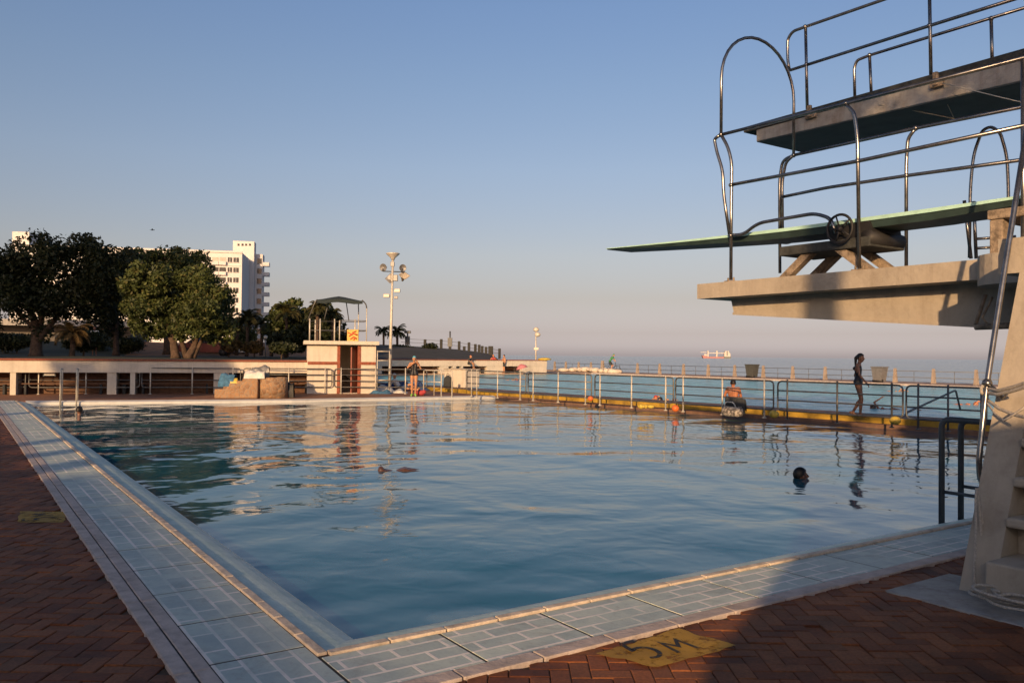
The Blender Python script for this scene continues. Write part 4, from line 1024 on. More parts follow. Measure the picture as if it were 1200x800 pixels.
# stone planter with bags
q0, q1 = G(251, 466.6), G(334, 466.9); dv = (q1-q0).normalized(); L = (q1-q0).length
pl = thing('stone_planter', 'brown rubble stone planter stepping up to the right at the pool\'s far edge', 'planter', q0, math.atan2(dv.y, dv.x))
m = MB()
for k, (a, e, z) in enumerate(((0, .24, .33), (.12, .30, .42), (.20, .36, .52), (.30, .44, .62))): m.box(((a+e)/2*L, .45+.004*k, z/2), ((e-a)*L, .9-.01*k, z), bev=.03)
m.box((.50*L, .5, .35), (.22*L, 1.0, .70), bev=.04); m.build('stone_steps', M['stone'], pl)
m = MB(); cx = .77*L; m.lathe([(.235*L, -.02), (.235*L, .70), (.22*L, .74), (.19*L, .74), (.19*L, .6)], (cx, .55, 0), 26, (Vector((1, 0, 0)), Vector((0, .8, 0)), UP)); m.build('round_bed', M['stone'], pl)
def draped(name, label, loc, mt, dims, rz=0, cat='towel', seed=0):
    m = MB(); vs = []; n1, n2 = 14, 14
    for i in range(n1+1):
        for j in range(n2+1):
            th = math.pi*i/n1; x = (j/n2-.5)*dims[0]; z = dims[2]*math.sin(th)**.7 if 0 < i < n1 else 0; y = -math.cos(th)*dims[1]/2
            k = 1+.28*noise.noise(Vector((x*5+seed, y*5, z*6)))
            vs.append((x*(1-.3*i/n1), y*k, z*k))
    m.add(vs, [(i*(n2+1)+j, (i+1)*(n2+1)+j, (i+1)*(n2+1)+j+1, i*(n2+1)+j+1) for i in range(n1) for j in range(n2)], True)
    o_ = m.build(name, M[mt], None); o_.location = loc; o_.rotation_euler = (0, 0, rz); return tag(o_, label, cat)
PW = lambda t, y, z: q0+dv*(t*L)+Vector((-dv.y, dv.x, 0))*y+Vector((0, 0, z))
draped('towel', 'blue towel slung over the stepped end of the stone planter', PW(.17, .3, .40), 'blue_cloth', (.60, .4, .42), R(-10))
draped('beach_bag', 'small yellow and red bag lying in the blue towel', PW(.27, .15, .53), 'yellow', (.25, .2, .18), 0, 'bag', 3)
draped('beach_bag', 'white beach bag with handles standing on top of the stone planter', PW(.56, .3, .70), 'white_cloth', (.75, .45, .26), 0, 'bag', 5)
draped('beach_bag', 'grey beach bag behind the white bag on the planter', PW(.60, .75, .70), 'grey', (.7, .4, .42), 0, 'bag', 8)
q = G(332, 466.2); draped('rucksack', 'black rucksack on the deck right of the stone planter', (q.x, q.y+.45, 0), 'black', (.62, .5, .58), 0, 'bag', 2)
M['fencepost'] = mat('weathered_post', (.36, .30, .25), .85, var=.15, scale=3, streak=.3)
# ------------------------------------------------------------------ changing hut with lookout
# front face line from px 359.5 to 440
hq0, hq1 = G(359.5, 461.2), G(440, 461.0)
hq1 = hq0+Vector((hq1.x-hq0.x, (hq1.y-hq0.y), 0))
hd = (hq1-hq0).normalized(); HL = (hq1-hq0).length; hut = thing('changing_hut', 'small cream flat roofed hut with an open red door', 'hut', hq0, math.atan2(hd.y, hd.x))
HZ = 1.96; dx0, dx1 = .475*HL, .735*HL; HD = 2.6
m = MB(); m.box((dx0/2-.06, HD/2, HZ/2-.02), (dx0-.12, HD, HZ+.04)); m.box(((dx1+.10+HL)/2, HD/2, HZ/2-.02), (HL-dx1-.10, HD, HZ+.04)); m.box(((dx0+dx1)/2, HD-.1, HZ/2), (dx1-dx0+.2, .2, HZ))
m.box(((dx0+dx1)/2, HD/2-.11, -.01), (dx1-dx0+.195, HD-.22, .06)); m.build('hut_wall', M['white'], hut)
for x in (dx0-.06, dx1+.05):
    m = MB(); prof_ = []
    for k in range(24): prof_.append((.25 if k % 2 else .24, HZ*(k+.5)/24))
    m.box((x, .10, HZ/2), (.118, .26, HZ))
    m.build('brick_trim', M['brickred'], hut)
for a, e in ((.02, dx0-.125), (dx1+.115, HL-.005)):
    m = MB(); m.box(((a+e)/2, -.02, 1.23), (e-a, .06, .115), bev=.008); m.build('brick_band', M['brickred'], hut)
m = MB(); m.box((HL/2-.02, HD/2-.06, HZ+.09), (HL+.26, HD+.4, .15), bev=.01); m.build('roof_slab', M['white'], hut)
m = MB(); m.box((dx1-.12, .50, .95), (.05, .82, 1.86), (Vector((math.cos(.35), -math.sin(.35), 0)), Vector((math.sin(.35), math.cos(.35), 0)), UP)); dr = m.build('door', M['door'], hut)
m = MB(); m.tube([(dx1-.20, .22, 1.0), (dx1-.30, .24, 1.0)], .018, 6); m.build('door_handle', M['steel'], dr)
# ladder on the right of the hut
lad = thing('wall_ladder', 'pale steel ladder with four rungs at the right end of the hut', 'ladder', hq0+hd*(HL+.03), math.atan2(hd.y, hd.x)); m = MB()
for x in (.03, .52): m.tube([(x, -.03, 0), (x, -.03, 1.75)], .022, 8)
for z in (.55, .95, 1.35, 1.72): m.tube([(.03, -.03, z), (.52, -.03, z)], .02, 8)
m.build('ladder_frame', M['railwhite'], lad)
# lookout on the roof
RZ = HZ+.165
lk = thing('lookout', 'dark green canvas canopy on bent tubes above a railed lookout on the hut roof', 'canopy', hq0+Vector((0, 0, RZ)), math.atan2(hd.y, hd.x))
hx = lambda px: (D(px, 400, hq0.y+.6).x-hq0.x)/hd.x
dp = hq0.y+.6
hz = lambda py, px=400: D(px, py, dp).z-RZ
m = MB()
for px, y in ((367, .5), (374, 1.9), (378.5, .5), (394.5, .5), (402, 1.9), (417.5, .5)):
    x = hx(px); m.tube([(x, y, 0), (x, y, hz(373.5))], .028, 8)
for px in (424, 430.5): m.tube([(hx(px), .5 if px > 425 else 1.9, 0), (hx(px), .5 if px > 425 else 1.9, hz(360))], .022, 8)
m.build('rail_post', M['railwhite'], lk)
m = MB()
for z in (hz(375), hz(386.5)):
    m.tube([(hx(367), .5, z), (hx(367), 1.9, z), (hx(431), 1.9, z), (hx(431), .5, z), (hx(401), .5, z)], .018, 6)
m.tube([(hx(367), .5, hz(387)), (hx(396), .5, hz(386.6))], .014, 6); m.build('rail', M['rail'], lk)
xa, xb = hx(374.5), hx(425.5); zc = hz(351.5); zt_ = hz(345.3)
m = MB()
def canopy(off):
    vs = []
    for i in range(9):
        for j in range(7):
            t = i/8; s_ = j/6; x = xa+(xb-xa)*t; y = .35+1.75*s_
            z = zc+(zt_-zc)*(1-abs(2*t-1)**1.3)*(1-.55*abs(2*s_-1)**1.5)-.05*(1 if 0 < i < 8 and j in (0, 6) else 0)+off; vs.append((x, y, z))
    return vs
v1 = canopy(0); v2 = canopy(-.03); fs = [(i*7+j, (i+1)*7+j, (i+1)*7+j+1, i*7+j+1) for i in range(8) for j in range(6)]
m.add(v1, fs, True); m.add(v2, [f[::-1] for f in fs], True)
for i in range(8): m.add([v1[i*7], v1[(i+1)*7], v2[(i+1)*7]+Vector() if False else Vector(v2[(i+1)*7])-Vector((0, 0, .10)), Vector(v2[i*7])-Vector((0, 0, .10))], [(0, 1, 2, 3)])
m.build('canopy', M['canopy'], lk)
for pts, r_, f_ in (([(hx(365), .5, hz(375)), (hx(372.5), .5, hz(354)), (hx(375), .5, hz(351))], .022, .1), ([(hx(384), 1.9, hz(373)), (hx(389.5), 1.9, hz(350))], .02, 0),
        ([(hx(412.8), 1.9, hz(374)), (hx(409.5), 1.9, hz(352))], .02, 0), ([(hx(430.5), .5, hz(360)), (hx(429.5), .5, hz(355)), (hx(425), .5, hz(350.5))], .026, .15),
        ([(hx(424), 1.9, hz(360)), (hx(423.6), 1.9, hz(354)), (hx(425), 1.9, hz(350.5))], .022, .15)):
    m = MB(); m.tube(fillet(pts, f_) if f_ else pts, r_, 8); m.build('canopy_strut', M['rail'], lk)
# yellow life saving box
q = D(413.5, 392, dp+.25); lb = thing('rescue_board', 'yellow board with bold red and orange diagonal marks standing on the hut roof', 'board', (q.x, q.y, hq0.z+RZ), math.atan2(hd.y, hd.x)-.1)
m = MB(); m.box((0, 0, .245), (.46, .07, .48), bev=.015); m.build('board_face', mat('sun_yellow_board', (.72, .45, .10), .5, var=.08), lb)
m = MB()
for pts in ([(-.20, .36), (-.05, .28), (.0, .36), (.14, .42)], [(-.16, .20), (.02, .32), (.18, .26)], [(-.10, .08), (.04, .18), (.16, .10)], [(.03, .04), (.08, .12)]):
    m.tube([(x, -.040, z) for x, z in pts], [.025, .035, .035, .02][:len(pts)] if len(pts) > 2 else .025, 6)
m.build('marking', mat('red_marking', (.55, .10, .03), .5), lb)
# ------------------------------------------------------------------ floodlight mast
q = G(456.3, 459.3); my = q.y; ft_ = thing('floodlight_mast', 'tall slim mast with round floodlights and horn loudspeakers beside the changing hut', 'light mast', q)
mp = lambda px, py: D(px, py, my)-q
m = MB(); tp = mp(460.5, 300); m.tube([(0, 0, -.02), tp*.5+Vector((-.0, 0, 0)), tp], [.075, .06, .045], 12); m.lathe([(.16, 0), (.16, .03), (.09, .05)], (0, 0, 0), 12); m.build('pole', M['railwhite'], ft_)
m = MB(); cc = mp(460, 318.5); m.tube([cc+Vector((-.42, 0, .02)), cc+Vector((.42, 0, .0))], .022, 6); m.tube([cc+Vector((-.42, 0, .02)), cc+Vector((-.42, 0, .16))], .018, 6); m.tube([cc+Vector((.40, 0, .02)), cc+Vector((.40, 0, .16))], .018, 6); m.build('cross_arm', M['dark_cloth'], ft_)
def horn(px, py, aim, r, L, mt='grey', nm='floodlight'):
    c = mp(px, py); a = Vector(aim).normalized(); x = a.orthogonal().normalized(); y = a.cross(x)
    m = MB(); m.lathe([(r*.30, -L), (r*.45, -L*.55), (r*.85, -L*.15), (r, 0), (r*.92, -.01), (r*.5, -L*.25), (.01, -L*.3)], c, 16, (x, y, a)); return m.build(nm, M[mt], ft_)
horn(449, 313.5, (-.35, -1, -.15), .17, .26); horn(472, 314, (.5, -1, -.1), .16, .24)
def trum(px, py, aim, r, L):
    c = mp(px, py); a = Vector(aim).normalized(); x = a.orthogonal().normalized(); y = a.cross(x); m = MB()
    m.box(c, (.001, .001, .001)); m.lathe([(.05, -L), (.06, -L*.8), (r*.5, -L*.4), (r, 0), (r*.9, -.01), (.04, -L*.6)], c, 4, ((x+y).normalized(), (x-y).normalized(), a)); m.build('horn_speaker', M['grey'] if px < 460 else M['concrete'], ft_)
trum(474, 322.5, (.35, -.7, .65), .26, .34); trum(457.5, 326, (-.15, -.7, .25), .25, .32)
m = MB(); c = mp(460.5, 299); m.lathe([(.06, -.22), (.10, -.12), (.28, .04), (.30, .07), (.26, .09), (.0, .07)], c, 18); m.build('lamp_head', M['railwhite'], ft_)
for c, d_ in ((mp(460, 309.5), (.16, .14, .20)), (mp(464, 348.5), (.16, .1, .12)), (mp(464, 326)+Vector((0, -.1, 0)), (.18, .16, .26))): m = MB(); m.box(c, d_, bev=.012); m.build('junction_box', M['grey'], ft_)
for px, py in ((465.5, 340.5), (453, 346.5)):
    m = MB(); c = mp(px, py); m.box(c, (.26, .15, .15), bev=.02); m.tube([c, c+Vector((-.12 if px > 460 else .14, .05, 0))], .02, 6); m.build('small_lamp', M['railwhite'], ft_)
# second distant mast
q = G(628, 436.6); y2 = q.y; fm = thing('floodlight_mast', 'thin distant mast with two pale lamps at the far end of the cream bench wall', 'light mast', q)
mp2 = lambda px, py: D(px, py, y2)-q
m = MB(); m.tube([(0, 0, 0), mp2(628, 385)], [.09, .05], 8); m.build('pole', M['railwhite'], fm)
for px, py in ((628.3, 386), (630, 392)): m = MB(); m.ell(mp2(px, py), (.28, .2, .22)); m.build('lamp_head', M['railwhite'], fm)
m = MB(); m.box(mp2(628.3, 408.5), (.45, .2, .25), bev=.03); m.build('junction_box', M['railwhite'], fm)
# ------------------------------------------------------------------ promenade fence, bins, cyclist
def pv(px): 
    d = ray(px, 440); P0 = W(52, 0); q = CAM+d*((P0-CAM).dot(EU)/d.dot(EU)); return (q-O).dot(EV)
pf = thing('promenade_fence', 'long sea front fence of pale tapered concrete posts with two thin rails', 'fence', W(52, 0), ANG)
pvs = [pv(x) for x in (650, 663, 678, 692.5, 706, 747, 773, 801, 830, 861, 894.5, 929, 967, 1006, 1049, 1094, 1144, 1197, 1255)]
for i, v in enumerate(pvs):
    m = MB(); wd = .36 if i == 4 else .25; h = .98 if i != 4 else 1.15
    m.hexa([(-wd*.5, v-wd*.5, 0), (wd*.5, v-wd*.5, 0), (wd*.5, v+wd*.5, 0), (-wd*.5, v+wd*.5, 0)], [(-wd*.28, v-wd*.28, h), (wd*.28, v-wd*.28, h), (wd*.28, v+wd*.28, h), (-wd*.28, v+wd*.28, h)]); m.build('post', M['fencepost'], pf)
m = MB()
for z in (.38, .80): m.tube([(0, pvs[0], z), (0, pvs[-1], z)], .022, 6)
for i in range(len(pvs)-1):
    if abs(pvs[i]-pvs[i+1]) > 2: m.tube([(0, (pvs[i]+pvs[i+1])/2, 0), (0, (pvs[i]+pvs[i+1])/2, .80)], .018, 6)
m.build('rail', M['rail'], pf)
def wheelie(label, px, mt):
    v = pv(px); c = W(51.2, v); r = thing('wheelie_bin', label, 'bin', c, ANG, 'bins on the promenade'); m = MB()
    m.hexa([(-.28, -.30, .06), (.28, -.30, .06), (.28, .30, .06), (-.28, .30, .06)], [(-.34, -.42, .98), (.34, -.42, .98), (.34, .42, .98), (-.34, .42, .98)]); m.build('bin_body', M[mt], r)
    m = MB(); m.box((0, 0, 1.03), (.76, .92, .09), bev=.03); m.build('lid', M[mt], r)
    m = MB(); m.tube([(-.2, -.36, .1), (-.2, .36, .1)], .1, 10); m.build('wheel', M['black'], r); return r
wheelie('dark bin on the promenade beyond the seated man\'s panel', 889, 'bin'); wheelie('greyer bin on the promenade right of the walking woman', 1038.5, 'grey')
wt_ = thing('stone_heap', 'low heap of pale stones on the promenade left of the cyclist', 'stone heap', W(51.0, pv(703))); m = MB(); rr = random.Random(9)
for i in range(38):
    t = rr.uniform(-1, 1); m.ell(EV*(t*4.2+.5)+EU*rr.uniform(-.4, .4)+Vector((0, 0, .12+.14*(1-abs(t)))), (rr.uniform(.3, .6), rr.uniform(.25, .5), rr.uniform(.14, .3)), nu=7, nv=5)
m.build('stones', M['white'], wt_)
# cyclist
cy = W(51.0, pv(726)); az = R(-20)
bk_ = thing('bicycle', 'dark bicycle standing on the promenade under the green shirted rider', 'bicycle', cy, az)
for x in (-.52, .52): m = MB(); m.tube([(x+.34*math.cos(t), 0, .34+.34*math.sin(t)) for t in [i*math.pi/12 for i in range(24)]], .022, 6, closed=True); m.tube([(x-.33, 0, .34), (x+.33, 0, .34)], .006, 4); m.tube([(x, 0, .01), (x, 0, .67)], .006, 4); m.build('wheel', M['black'], bk_)
m = MB(); 
for a, b in (((-.52, 0, .34), (-.05, 0, .30)), ((-.52, 0, .34), (-.2, 0, .80)), ((-.05, 0, .3), (-.22, 0, .88)), ((-.2, 0, .78), (.35, 0, .82)), ((-.05, 0, .30), (.36, 0, .74)), ((.52, 0, .34), (.33, 0, .98)), ((.35, -.25, 1.0), (.35, .25, 1.0))): m.tube([a, b], .02, 6)
m.build('frame', M['dark_cloth'], bk_); m = MB(); m.ell((-.24, 0, .92), (.14, .07, .04)); m.build('saddle', M['black'], bk_)
human('cyclist in green shirt and helmet astride the dark bicycle on the promenade', (cy.x-.10, cy.y, .10), az+R(90), dict(
    head=(0, -.30, 1.62), neck=(0, -.20, 1.50), chest=(0, -.12, 1.36), waist=(0, .02, 1.16), pelvis=(0, .10, .98), hipl=(.085, .08, .96), hipr=(-.085, .08, .96), shl=(.165, -.17, 1.44), shr=(-.165, -.17, 1.44), ell=(.22, -.33, 1.18), elr=(-.22, -.33, 1.18), wrl=(.2, -.46, .98), wrr=(-.2, -.46, .98),
    knl=(.1, -.22, .62), knr=(-.1, -.15, .50), anl=(.1, .0, .30), anr=(-.12, .05, .04), toel=(.1, -.14, .26), toer=(-.12, -.1, .02)), skin='skin', shirt='green_cloth', shorts='dark_cloth', cap='green_cloth', vox=.022, fem=False, hands=False)
# things at the far bench wall
q = D(638.5, 421.6, 76); q = Vector((q.x, q.y+.6, 1.2)); m = MB(); m.lathe([(.62, 0), (.60, .12), (.3, .20), (0, .22)], (0, 0, 0), 14); o_ = m.build('rescue_float', M['yellow'], None); o_.location = q; tag(o_, 'yellow disc shaped float lying on top of the far bench wall', 'float')
q = D(611, 433, 72.5); q.z = 0; um = thing('parasol', 'small red and white folded parasol by the far bench wall', 'parasol', q, 0); m = MB(); m.tube([(-.25, 0, 0), (.0, 0, .9)], .02, 6); m.build('pole', M['railwhite'], um)
m = MB(); m.lathe([(.55, .0), (.40, .22), (.12, .38), (0, .42)], (.05, 0, .45), 12, (Vector((1, 0, .3)).normalized(), Vector((0, 1, 0)), Vector((-.3, 0, 1)).normalized())); m.build('shade', M['pink_cloth'], um)
# ------------------------------------------------------------------ embankment posts and lamps
eb = thing('embankment_fence', 'dark thin railing with stubby posts along the top of the far embankment', 'fence', D(530, 404, 95)); e0 = eb.location.copy()
pl_ = []
for px, py, hh in ((498, 401.8, .85), (517, 403, 1.0), (527.3, 404, .9), (538, 405, .95), (544, 406.3, .5), (549.5, 406.8, 1.0), (557, 408.3, .95), (561.5, 409, .95), (565, 410, .9), (569.5, 411, .9), (575, 412.3, 1.1), (585.3, 414, 1.0)):
    c = D(px, py+4.5, 94)-e0; pl_.append(c); m = MB(); wd = .30 if px != 575 else .55; m.box(c+Vector((0, 0, hh/2-.1)), (wd, wd, hh+.2), bev=.03); m.build('post', M['bank'], eb)
m = MB()
for z in (.42, .80): m.tube([c+Vector((0, 0, z)) for c in [D(470, 405, 94)-e0]+pl_], .02, 5)
m.build('rail', M['darkrail'], eb)
for px, top, base, lab in ((527.3, 388, 403, 'thin dark lamp post rising from the embankment fence'), (477.5, 389, 401, 'dark lamp post with small square head right of the twin palms')):
    b0_ = D(px, base, 94); lp = thing('lamp_post', lab, 'lamp post', b0_-Vector((0, 0, .3))); hh = (base-top)/968*94+.3; m = MB(); m.tube([(0, 0, 0), (0, 0, hh)], .09, 8); m.box((0, 0, .5), (.5, .5, 1.0)); m.build('pole', M['darkrail'], lp)
    if px < 500: m = MB(); m.box((0, 0, hh), (.75, .3, .28), bev=.04); m.build('lamp_head', M['darkrail'], lp)
# ------------------------------------------------------------------ white apartment block
BD = 205; p0 = D(10, 412, BD); fi = R(11); bdx = Vector((math.cos(fi), math.sin(fi), 0)); bdn = Vector((-math.sin(fi), math.cos(fi), 0))
ab = thing('apartment_block', 'long white apartment block with flat roof and taller stair tower behind the trees', 'apartment block', Vector((p0.x, p0.y, 0)), fi)
bp_ = ab.location
def bt(px, off=0):
    d = ray(px, 350); n = bdn; q = CAM+d*((bp_+bdn*off-CAM).dot(n)/d.dot(n)); return (q-bp_).dot(bdx)
def bz(px, py, off=0):
    d = ray(px, py); q = CAM+d*((bp_+bdn*off-CAM).dot(bdn)/d.dot(bdn)); return q.z
xr = bt(283); zr = bz(270, 295.5); xt0 = 0
m = MB(); m.box((xr/2, 8, zr/2), (xr, 16, zr)); m.build('main_wing', M['bldg'], ab)
m = MB(); rh_ = bz(20, 270.5); m.box((bt(20.0), 6, (zr+rh_)/2-.05), (bt(30)-bt(10), 9, rh_-zr+.1)); m.build('roof_house', M['bldg'], ab)
tx0, tx1 = bt(272, 16.2), bt(297, 16.2); tz = bz(285, 282.5, 16.2)
m = MB(); m.box(((tx0+tx1)/2, 18.5, tz/2), (tx1-tx0, 4.6, tz)); tw2 = m.build('stair_tower', M['bldg'], ab)
for px in (278.5, 283.3, 287.5, 292):
    m = MB(); m.box((bt(px, 16.2), 16.19, bz(px, 286.8, 16.2)), (.55, .1, .6)); m.build('vent_opening', M['glass'], tw2)
m = MB(); m.box((tx1+1.0, 21.5, tz/2-1.6), (2.1, 5, tz-3.2)); rw_ = m.build('rear_wing', M['bldg'], ab)
k = 0
while True:
    z = tz-5.2-k*2.85
    if z < 2: break
    m = MB(); m.box((tx1+1.2, 18.93, z), (1.2, .1, 1.5)); m.build('window', M['glass'], rw_)
    m = MB(); m.box((tx1+2.9, 20.4, z-1.2), (1.9, 2.6, .22)); m.box((tx1+3.8, 20.4, z-.7), (.08, 2.6, .9)); m.box((tx1+2.9, 19.14, z-.7), (1.85, .08, .9)); m.build('balcony', M['bldg'], ab)
    k += 1
fl_ = []
z = bz(265, 304.3)
rowz = [z-2.62*i for i in range(9)]
for zi in rowz:
    for pa, pb in ((265.8, 271.8), (272.6, 279.6)):
        a, e = bt(pa), bt(pb); m = MB(); m.box(((a+e)/2, -.02, zi), (e-a-.15, .08, 1.25)); wv_ = m.build('window', M['glass'], ab)
        m = MB(); m.box(((a+e)/2, -.08, zi), (.09, .06, 1.24)); m.box(((a+e)/2, -.09, zi-.69), (e-a-.1, .16, .12)); m.build('window_frame', M['bldg'], wv_)
    for pa, pb in ((247.8, 255.8), (256.2, 264.6)):
        a, e = bt(pa), bt(pb); m = MB(); m.box(((a+e)/2, -.02, zi-.35), (e-a-.1, .08, 1.9)); m.build('window', mat('curtained_pane', (.48, .45, .40), .25, var=.15, scale=.6) if rowz.index(zi) == 0 else M['glass'], ab)
        m = MB(); m.box(((a+e)/2, -.42, zi-1.0), (e-a, .8, .9)); m.build('balcony', M['bldg'], ab)
    a, e = bt(226), bt(246.5); m = MB(); m.box(((a+e)/2, -.02, zi), (e-a, .08, 1.1)); m.build('window', M['glass'], ab)
for px in (150, 170, 190, 210):
    for zi in rowz[:4]: m = MB(); m.box((bt(px), -.02, zi), (2.4, .08, 1.3)); m.build('window', M['glass'], ab)
m = MB(); m.box((xr/2+.0, -.10, zr+.06), (xr+.1, .5, .5)); m.box((xr-11, -.1, zr-3.5), (21, .18, .22)); m.build('parapet', M['bldg'], ab)
# low pavilion far left, its shade put into a dark wall colour
lp0 = D(-60, 412, 78); lpv = thing('park_pavilion', 'low dark park pavilion with pale roof edge behind the big dark tree', 'pavilion', (lp0.x, lp0.y, 1.2), R(10)); Lx = 16.0
m = MB(); m.box((Lx/2, 4, 1.4), (Lx, 7, 3.0)); m.build('wall', mat('pavilion_wall', (.13, .12, .11), .85), lpv)
m = MB(); m.box((Lx/2, 3.2, 3.15), (Lx+1.5, 10, .4)); m.box((Lx/2, -1.75, 2.9), (Lx+1.5, .08, .25)); m.build('roof', M['concrete_grey'], lpv)
for x in (3.2, 6.8, 10.4, 14): m = MB(); m.box((x, .46, 1.2), (2.6, .1, 1.6)); m.build('window', M['glass'], lpv)
# ------------------------------------------------------------------ trees
def leaves(m, c, rad, n, size, rr, shell=.55, out=.6, flat=1.0):
    c = Vector(c); U_ = rr.uniform
    for _ in range(n):
        d = Vector((rr.gauss(0, 1), rr.gauss(0, 1), rr.gauss(0, 1))).normalized()
        r = (shell+(1-shell)*rr.random()**.6)*(1+.25*noise.noise(d*2.3+c))
        p = c+Vector((d.x*rad[0], d.y*rad[1], d.z*rad[2]))*r
        nn = (d*out+Vector((rr.gauss(0, 1), rr.gauss(0, 1), rr.gauss(0, 1)))*.55).normalized()
        x = nn.orthogonal().normalized(); y = nn.cross(x); a = U_(0, 6.28); x, y = x*math.cos(a)+y*math.sin(a), y*math.cos(a)-x*math.sin(a)
        s_ = size*U_(.6, 1.35); k = len(m.v)
        m.v += [tuple(p-x*s_-y*s_*.15), tuple(p-y*s_*.5), tuple(p+x*s_), tuple(p+y*s_*.55)]; m.f.append((k, k+1, k+2, k+3)); m.smooth.append(False)
def tree(label, lumps, trunks, Y, z0, mt, n, size, seed, name='broadleaf_tree', group=None):
    """lumps: (px, py, rx_px, ry_px) in crown outline units at distance Y; trunks: polylines of (px, py)"""
    rr = random.Random(seed); sc = Y/968; c0 = D(trunks[0][0][0], trunks[0][0][1], Y); root = thing(name, label, 'tree', (c0.x, Y, z0), 0, group); base = root.location
    m = MB(); tot = sum(l[2]*l[3] for l in lumps)
    for l in lumps:
        c = D(l[0], l[1], Y)-base+Vector((0, rr.uniform(-.5, .5)*l[2]*sc*1.2 if len(l) < 5 else l[4], 0))
        R_ = (l[2]*sc, l[2]*sc*.95, l[3]*sc)
        nl = max(30, int(n*l[2]*l[3]/tot))
        # break each lump into sub-clumps so that the outline is uneven and gaps show
        k = 7+int(l[2]/9)
        for _ in range(k):
            d = Vector((rr.gauss(0, 1), rr.gauss(0, 1), rr.gauss(0, .9))).normalized(); q = c+Vector((d.x*R_[0], d.y*R_[1], d.z*R_[2]))*rr.uniform(.62, 1.0)
            f_ = rr.uniform(.32, .50); leaves(m, q, (R_[0]*f_, R_[1]*f_, R_[2]*f_), int(nl*.75/k), size, rr, .35)
        leaves(m, c, tuple(x*.85 for x in R_), int(nl*.25), size, rr, .1)
    m.build('crown', M[mt], root)
    m = MB()
    for tl in trunks:
        pts = [D(p[0], p[1], Y)-base for p in tl]; pts = [p+Vector((0, (tl[i][2] if len(tl[i]) > 2 else 0), 0)) for i, p in enumerate(pts)]
        pts[0].z = -.1 if tl is trunks[0] or tl[0][1] > 405 else pts[0].z
        w0 = tl[0][3] if len(tl[0]) > 3 else 4.5
        pp = []; 
        for i in range(len(pts)-1):
            for j in range(4): pp.append(pts[i].lerp(pts[i+1], j/4)+Vector((noise.noise(pts[i]+Vector((j, 0, 0))), 0, 0))*.05)
        pp.append(pts[-1]); L = len(pp)
        m.tube(pp, [w0*sc*(1-.65*i/(L-1))*(1.25 if i == 0 else 1) for i in range(L)], 8)
    m.build('trunk', M['trunk'], root); return root
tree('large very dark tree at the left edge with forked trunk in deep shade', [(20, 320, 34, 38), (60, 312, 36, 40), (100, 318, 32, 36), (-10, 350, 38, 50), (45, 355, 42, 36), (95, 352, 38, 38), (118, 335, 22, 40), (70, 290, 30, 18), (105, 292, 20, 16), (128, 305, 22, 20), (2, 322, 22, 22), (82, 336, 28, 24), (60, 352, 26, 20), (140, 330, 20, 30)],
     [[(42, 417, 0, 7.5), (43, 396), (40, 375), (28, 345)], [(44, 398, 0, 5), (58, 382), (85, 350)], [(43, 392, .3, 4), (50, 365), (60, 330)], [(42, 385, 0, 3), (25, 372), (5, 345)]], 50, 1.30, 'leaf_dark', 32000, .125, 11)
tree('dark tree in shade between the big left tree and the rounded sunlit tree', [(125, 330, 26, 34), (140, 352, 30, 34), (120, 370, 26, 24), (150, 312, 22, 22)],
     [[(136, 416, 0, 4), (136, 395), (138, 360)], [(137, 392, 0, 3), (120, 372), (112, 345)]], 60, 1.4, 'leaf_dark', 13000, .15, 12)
tree('tree crown rising behind the rounded sunlit tree', [(165, 306, 18, 18), (190, 300, 24, 17), (218, 308, 24, 20), (178, 330, 26, 24), (228, 330, 22, 26), (205, 350, 30, 30)],
     [[(196, 414, 0, 5), (196, 385), (200, 340)], [(197, 390, 0, 3.5), (180, 360), (172, 330)]], 62, 1.5, 'leaf_mid', 13000, .14, 13)
tree('rounded sunlit dense green tree with several leaning trunks', [(170, 335, 22, 24), (192, 325, 26, 20), (222, 328, 28, 22), (248, 345, 26, 26), (175, 365, 24, 24), (205, 358, 30, 28), (238, 372, 30, 24), (256, 372, 22, 26), (190, 385, 22, 14), (228, 388, 28, 12), (160, 350, 14, 20)],
     [[(206, 416, 0, 5.5), (203, 400), (194, 380), (180, 350)], [(215, 418, .5, 4), (213, 400), (206, 375)], [(222, 417, -.3, 4.5), (229, 402), (232, 380), (240, 350)], [(226, 408, 0, 3), (238, 395), (252, 370)]], 47, 1.33, 'leaf_mid', 32000, .11, 14)
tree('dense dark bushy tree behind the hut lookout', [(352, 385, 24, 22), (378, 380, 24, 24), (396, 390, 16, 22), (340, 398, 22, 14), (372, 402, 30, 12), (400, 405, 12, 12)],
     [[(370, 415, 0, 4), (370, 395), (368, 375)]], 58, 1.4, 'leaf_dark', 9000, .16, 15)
tree('mid green tree between the palms and the hut', [(330, 378, 18, 20), (342, 368, 16, 15), (322, 395, 20, 16), (350, 380, 15, 18), (345, 396, 20, 16)],
     [[(335, 414, 0, 3), (334, 395), (335, 375)]], 62, 1.45, 'leaf_mid', 8000, .15, 16)
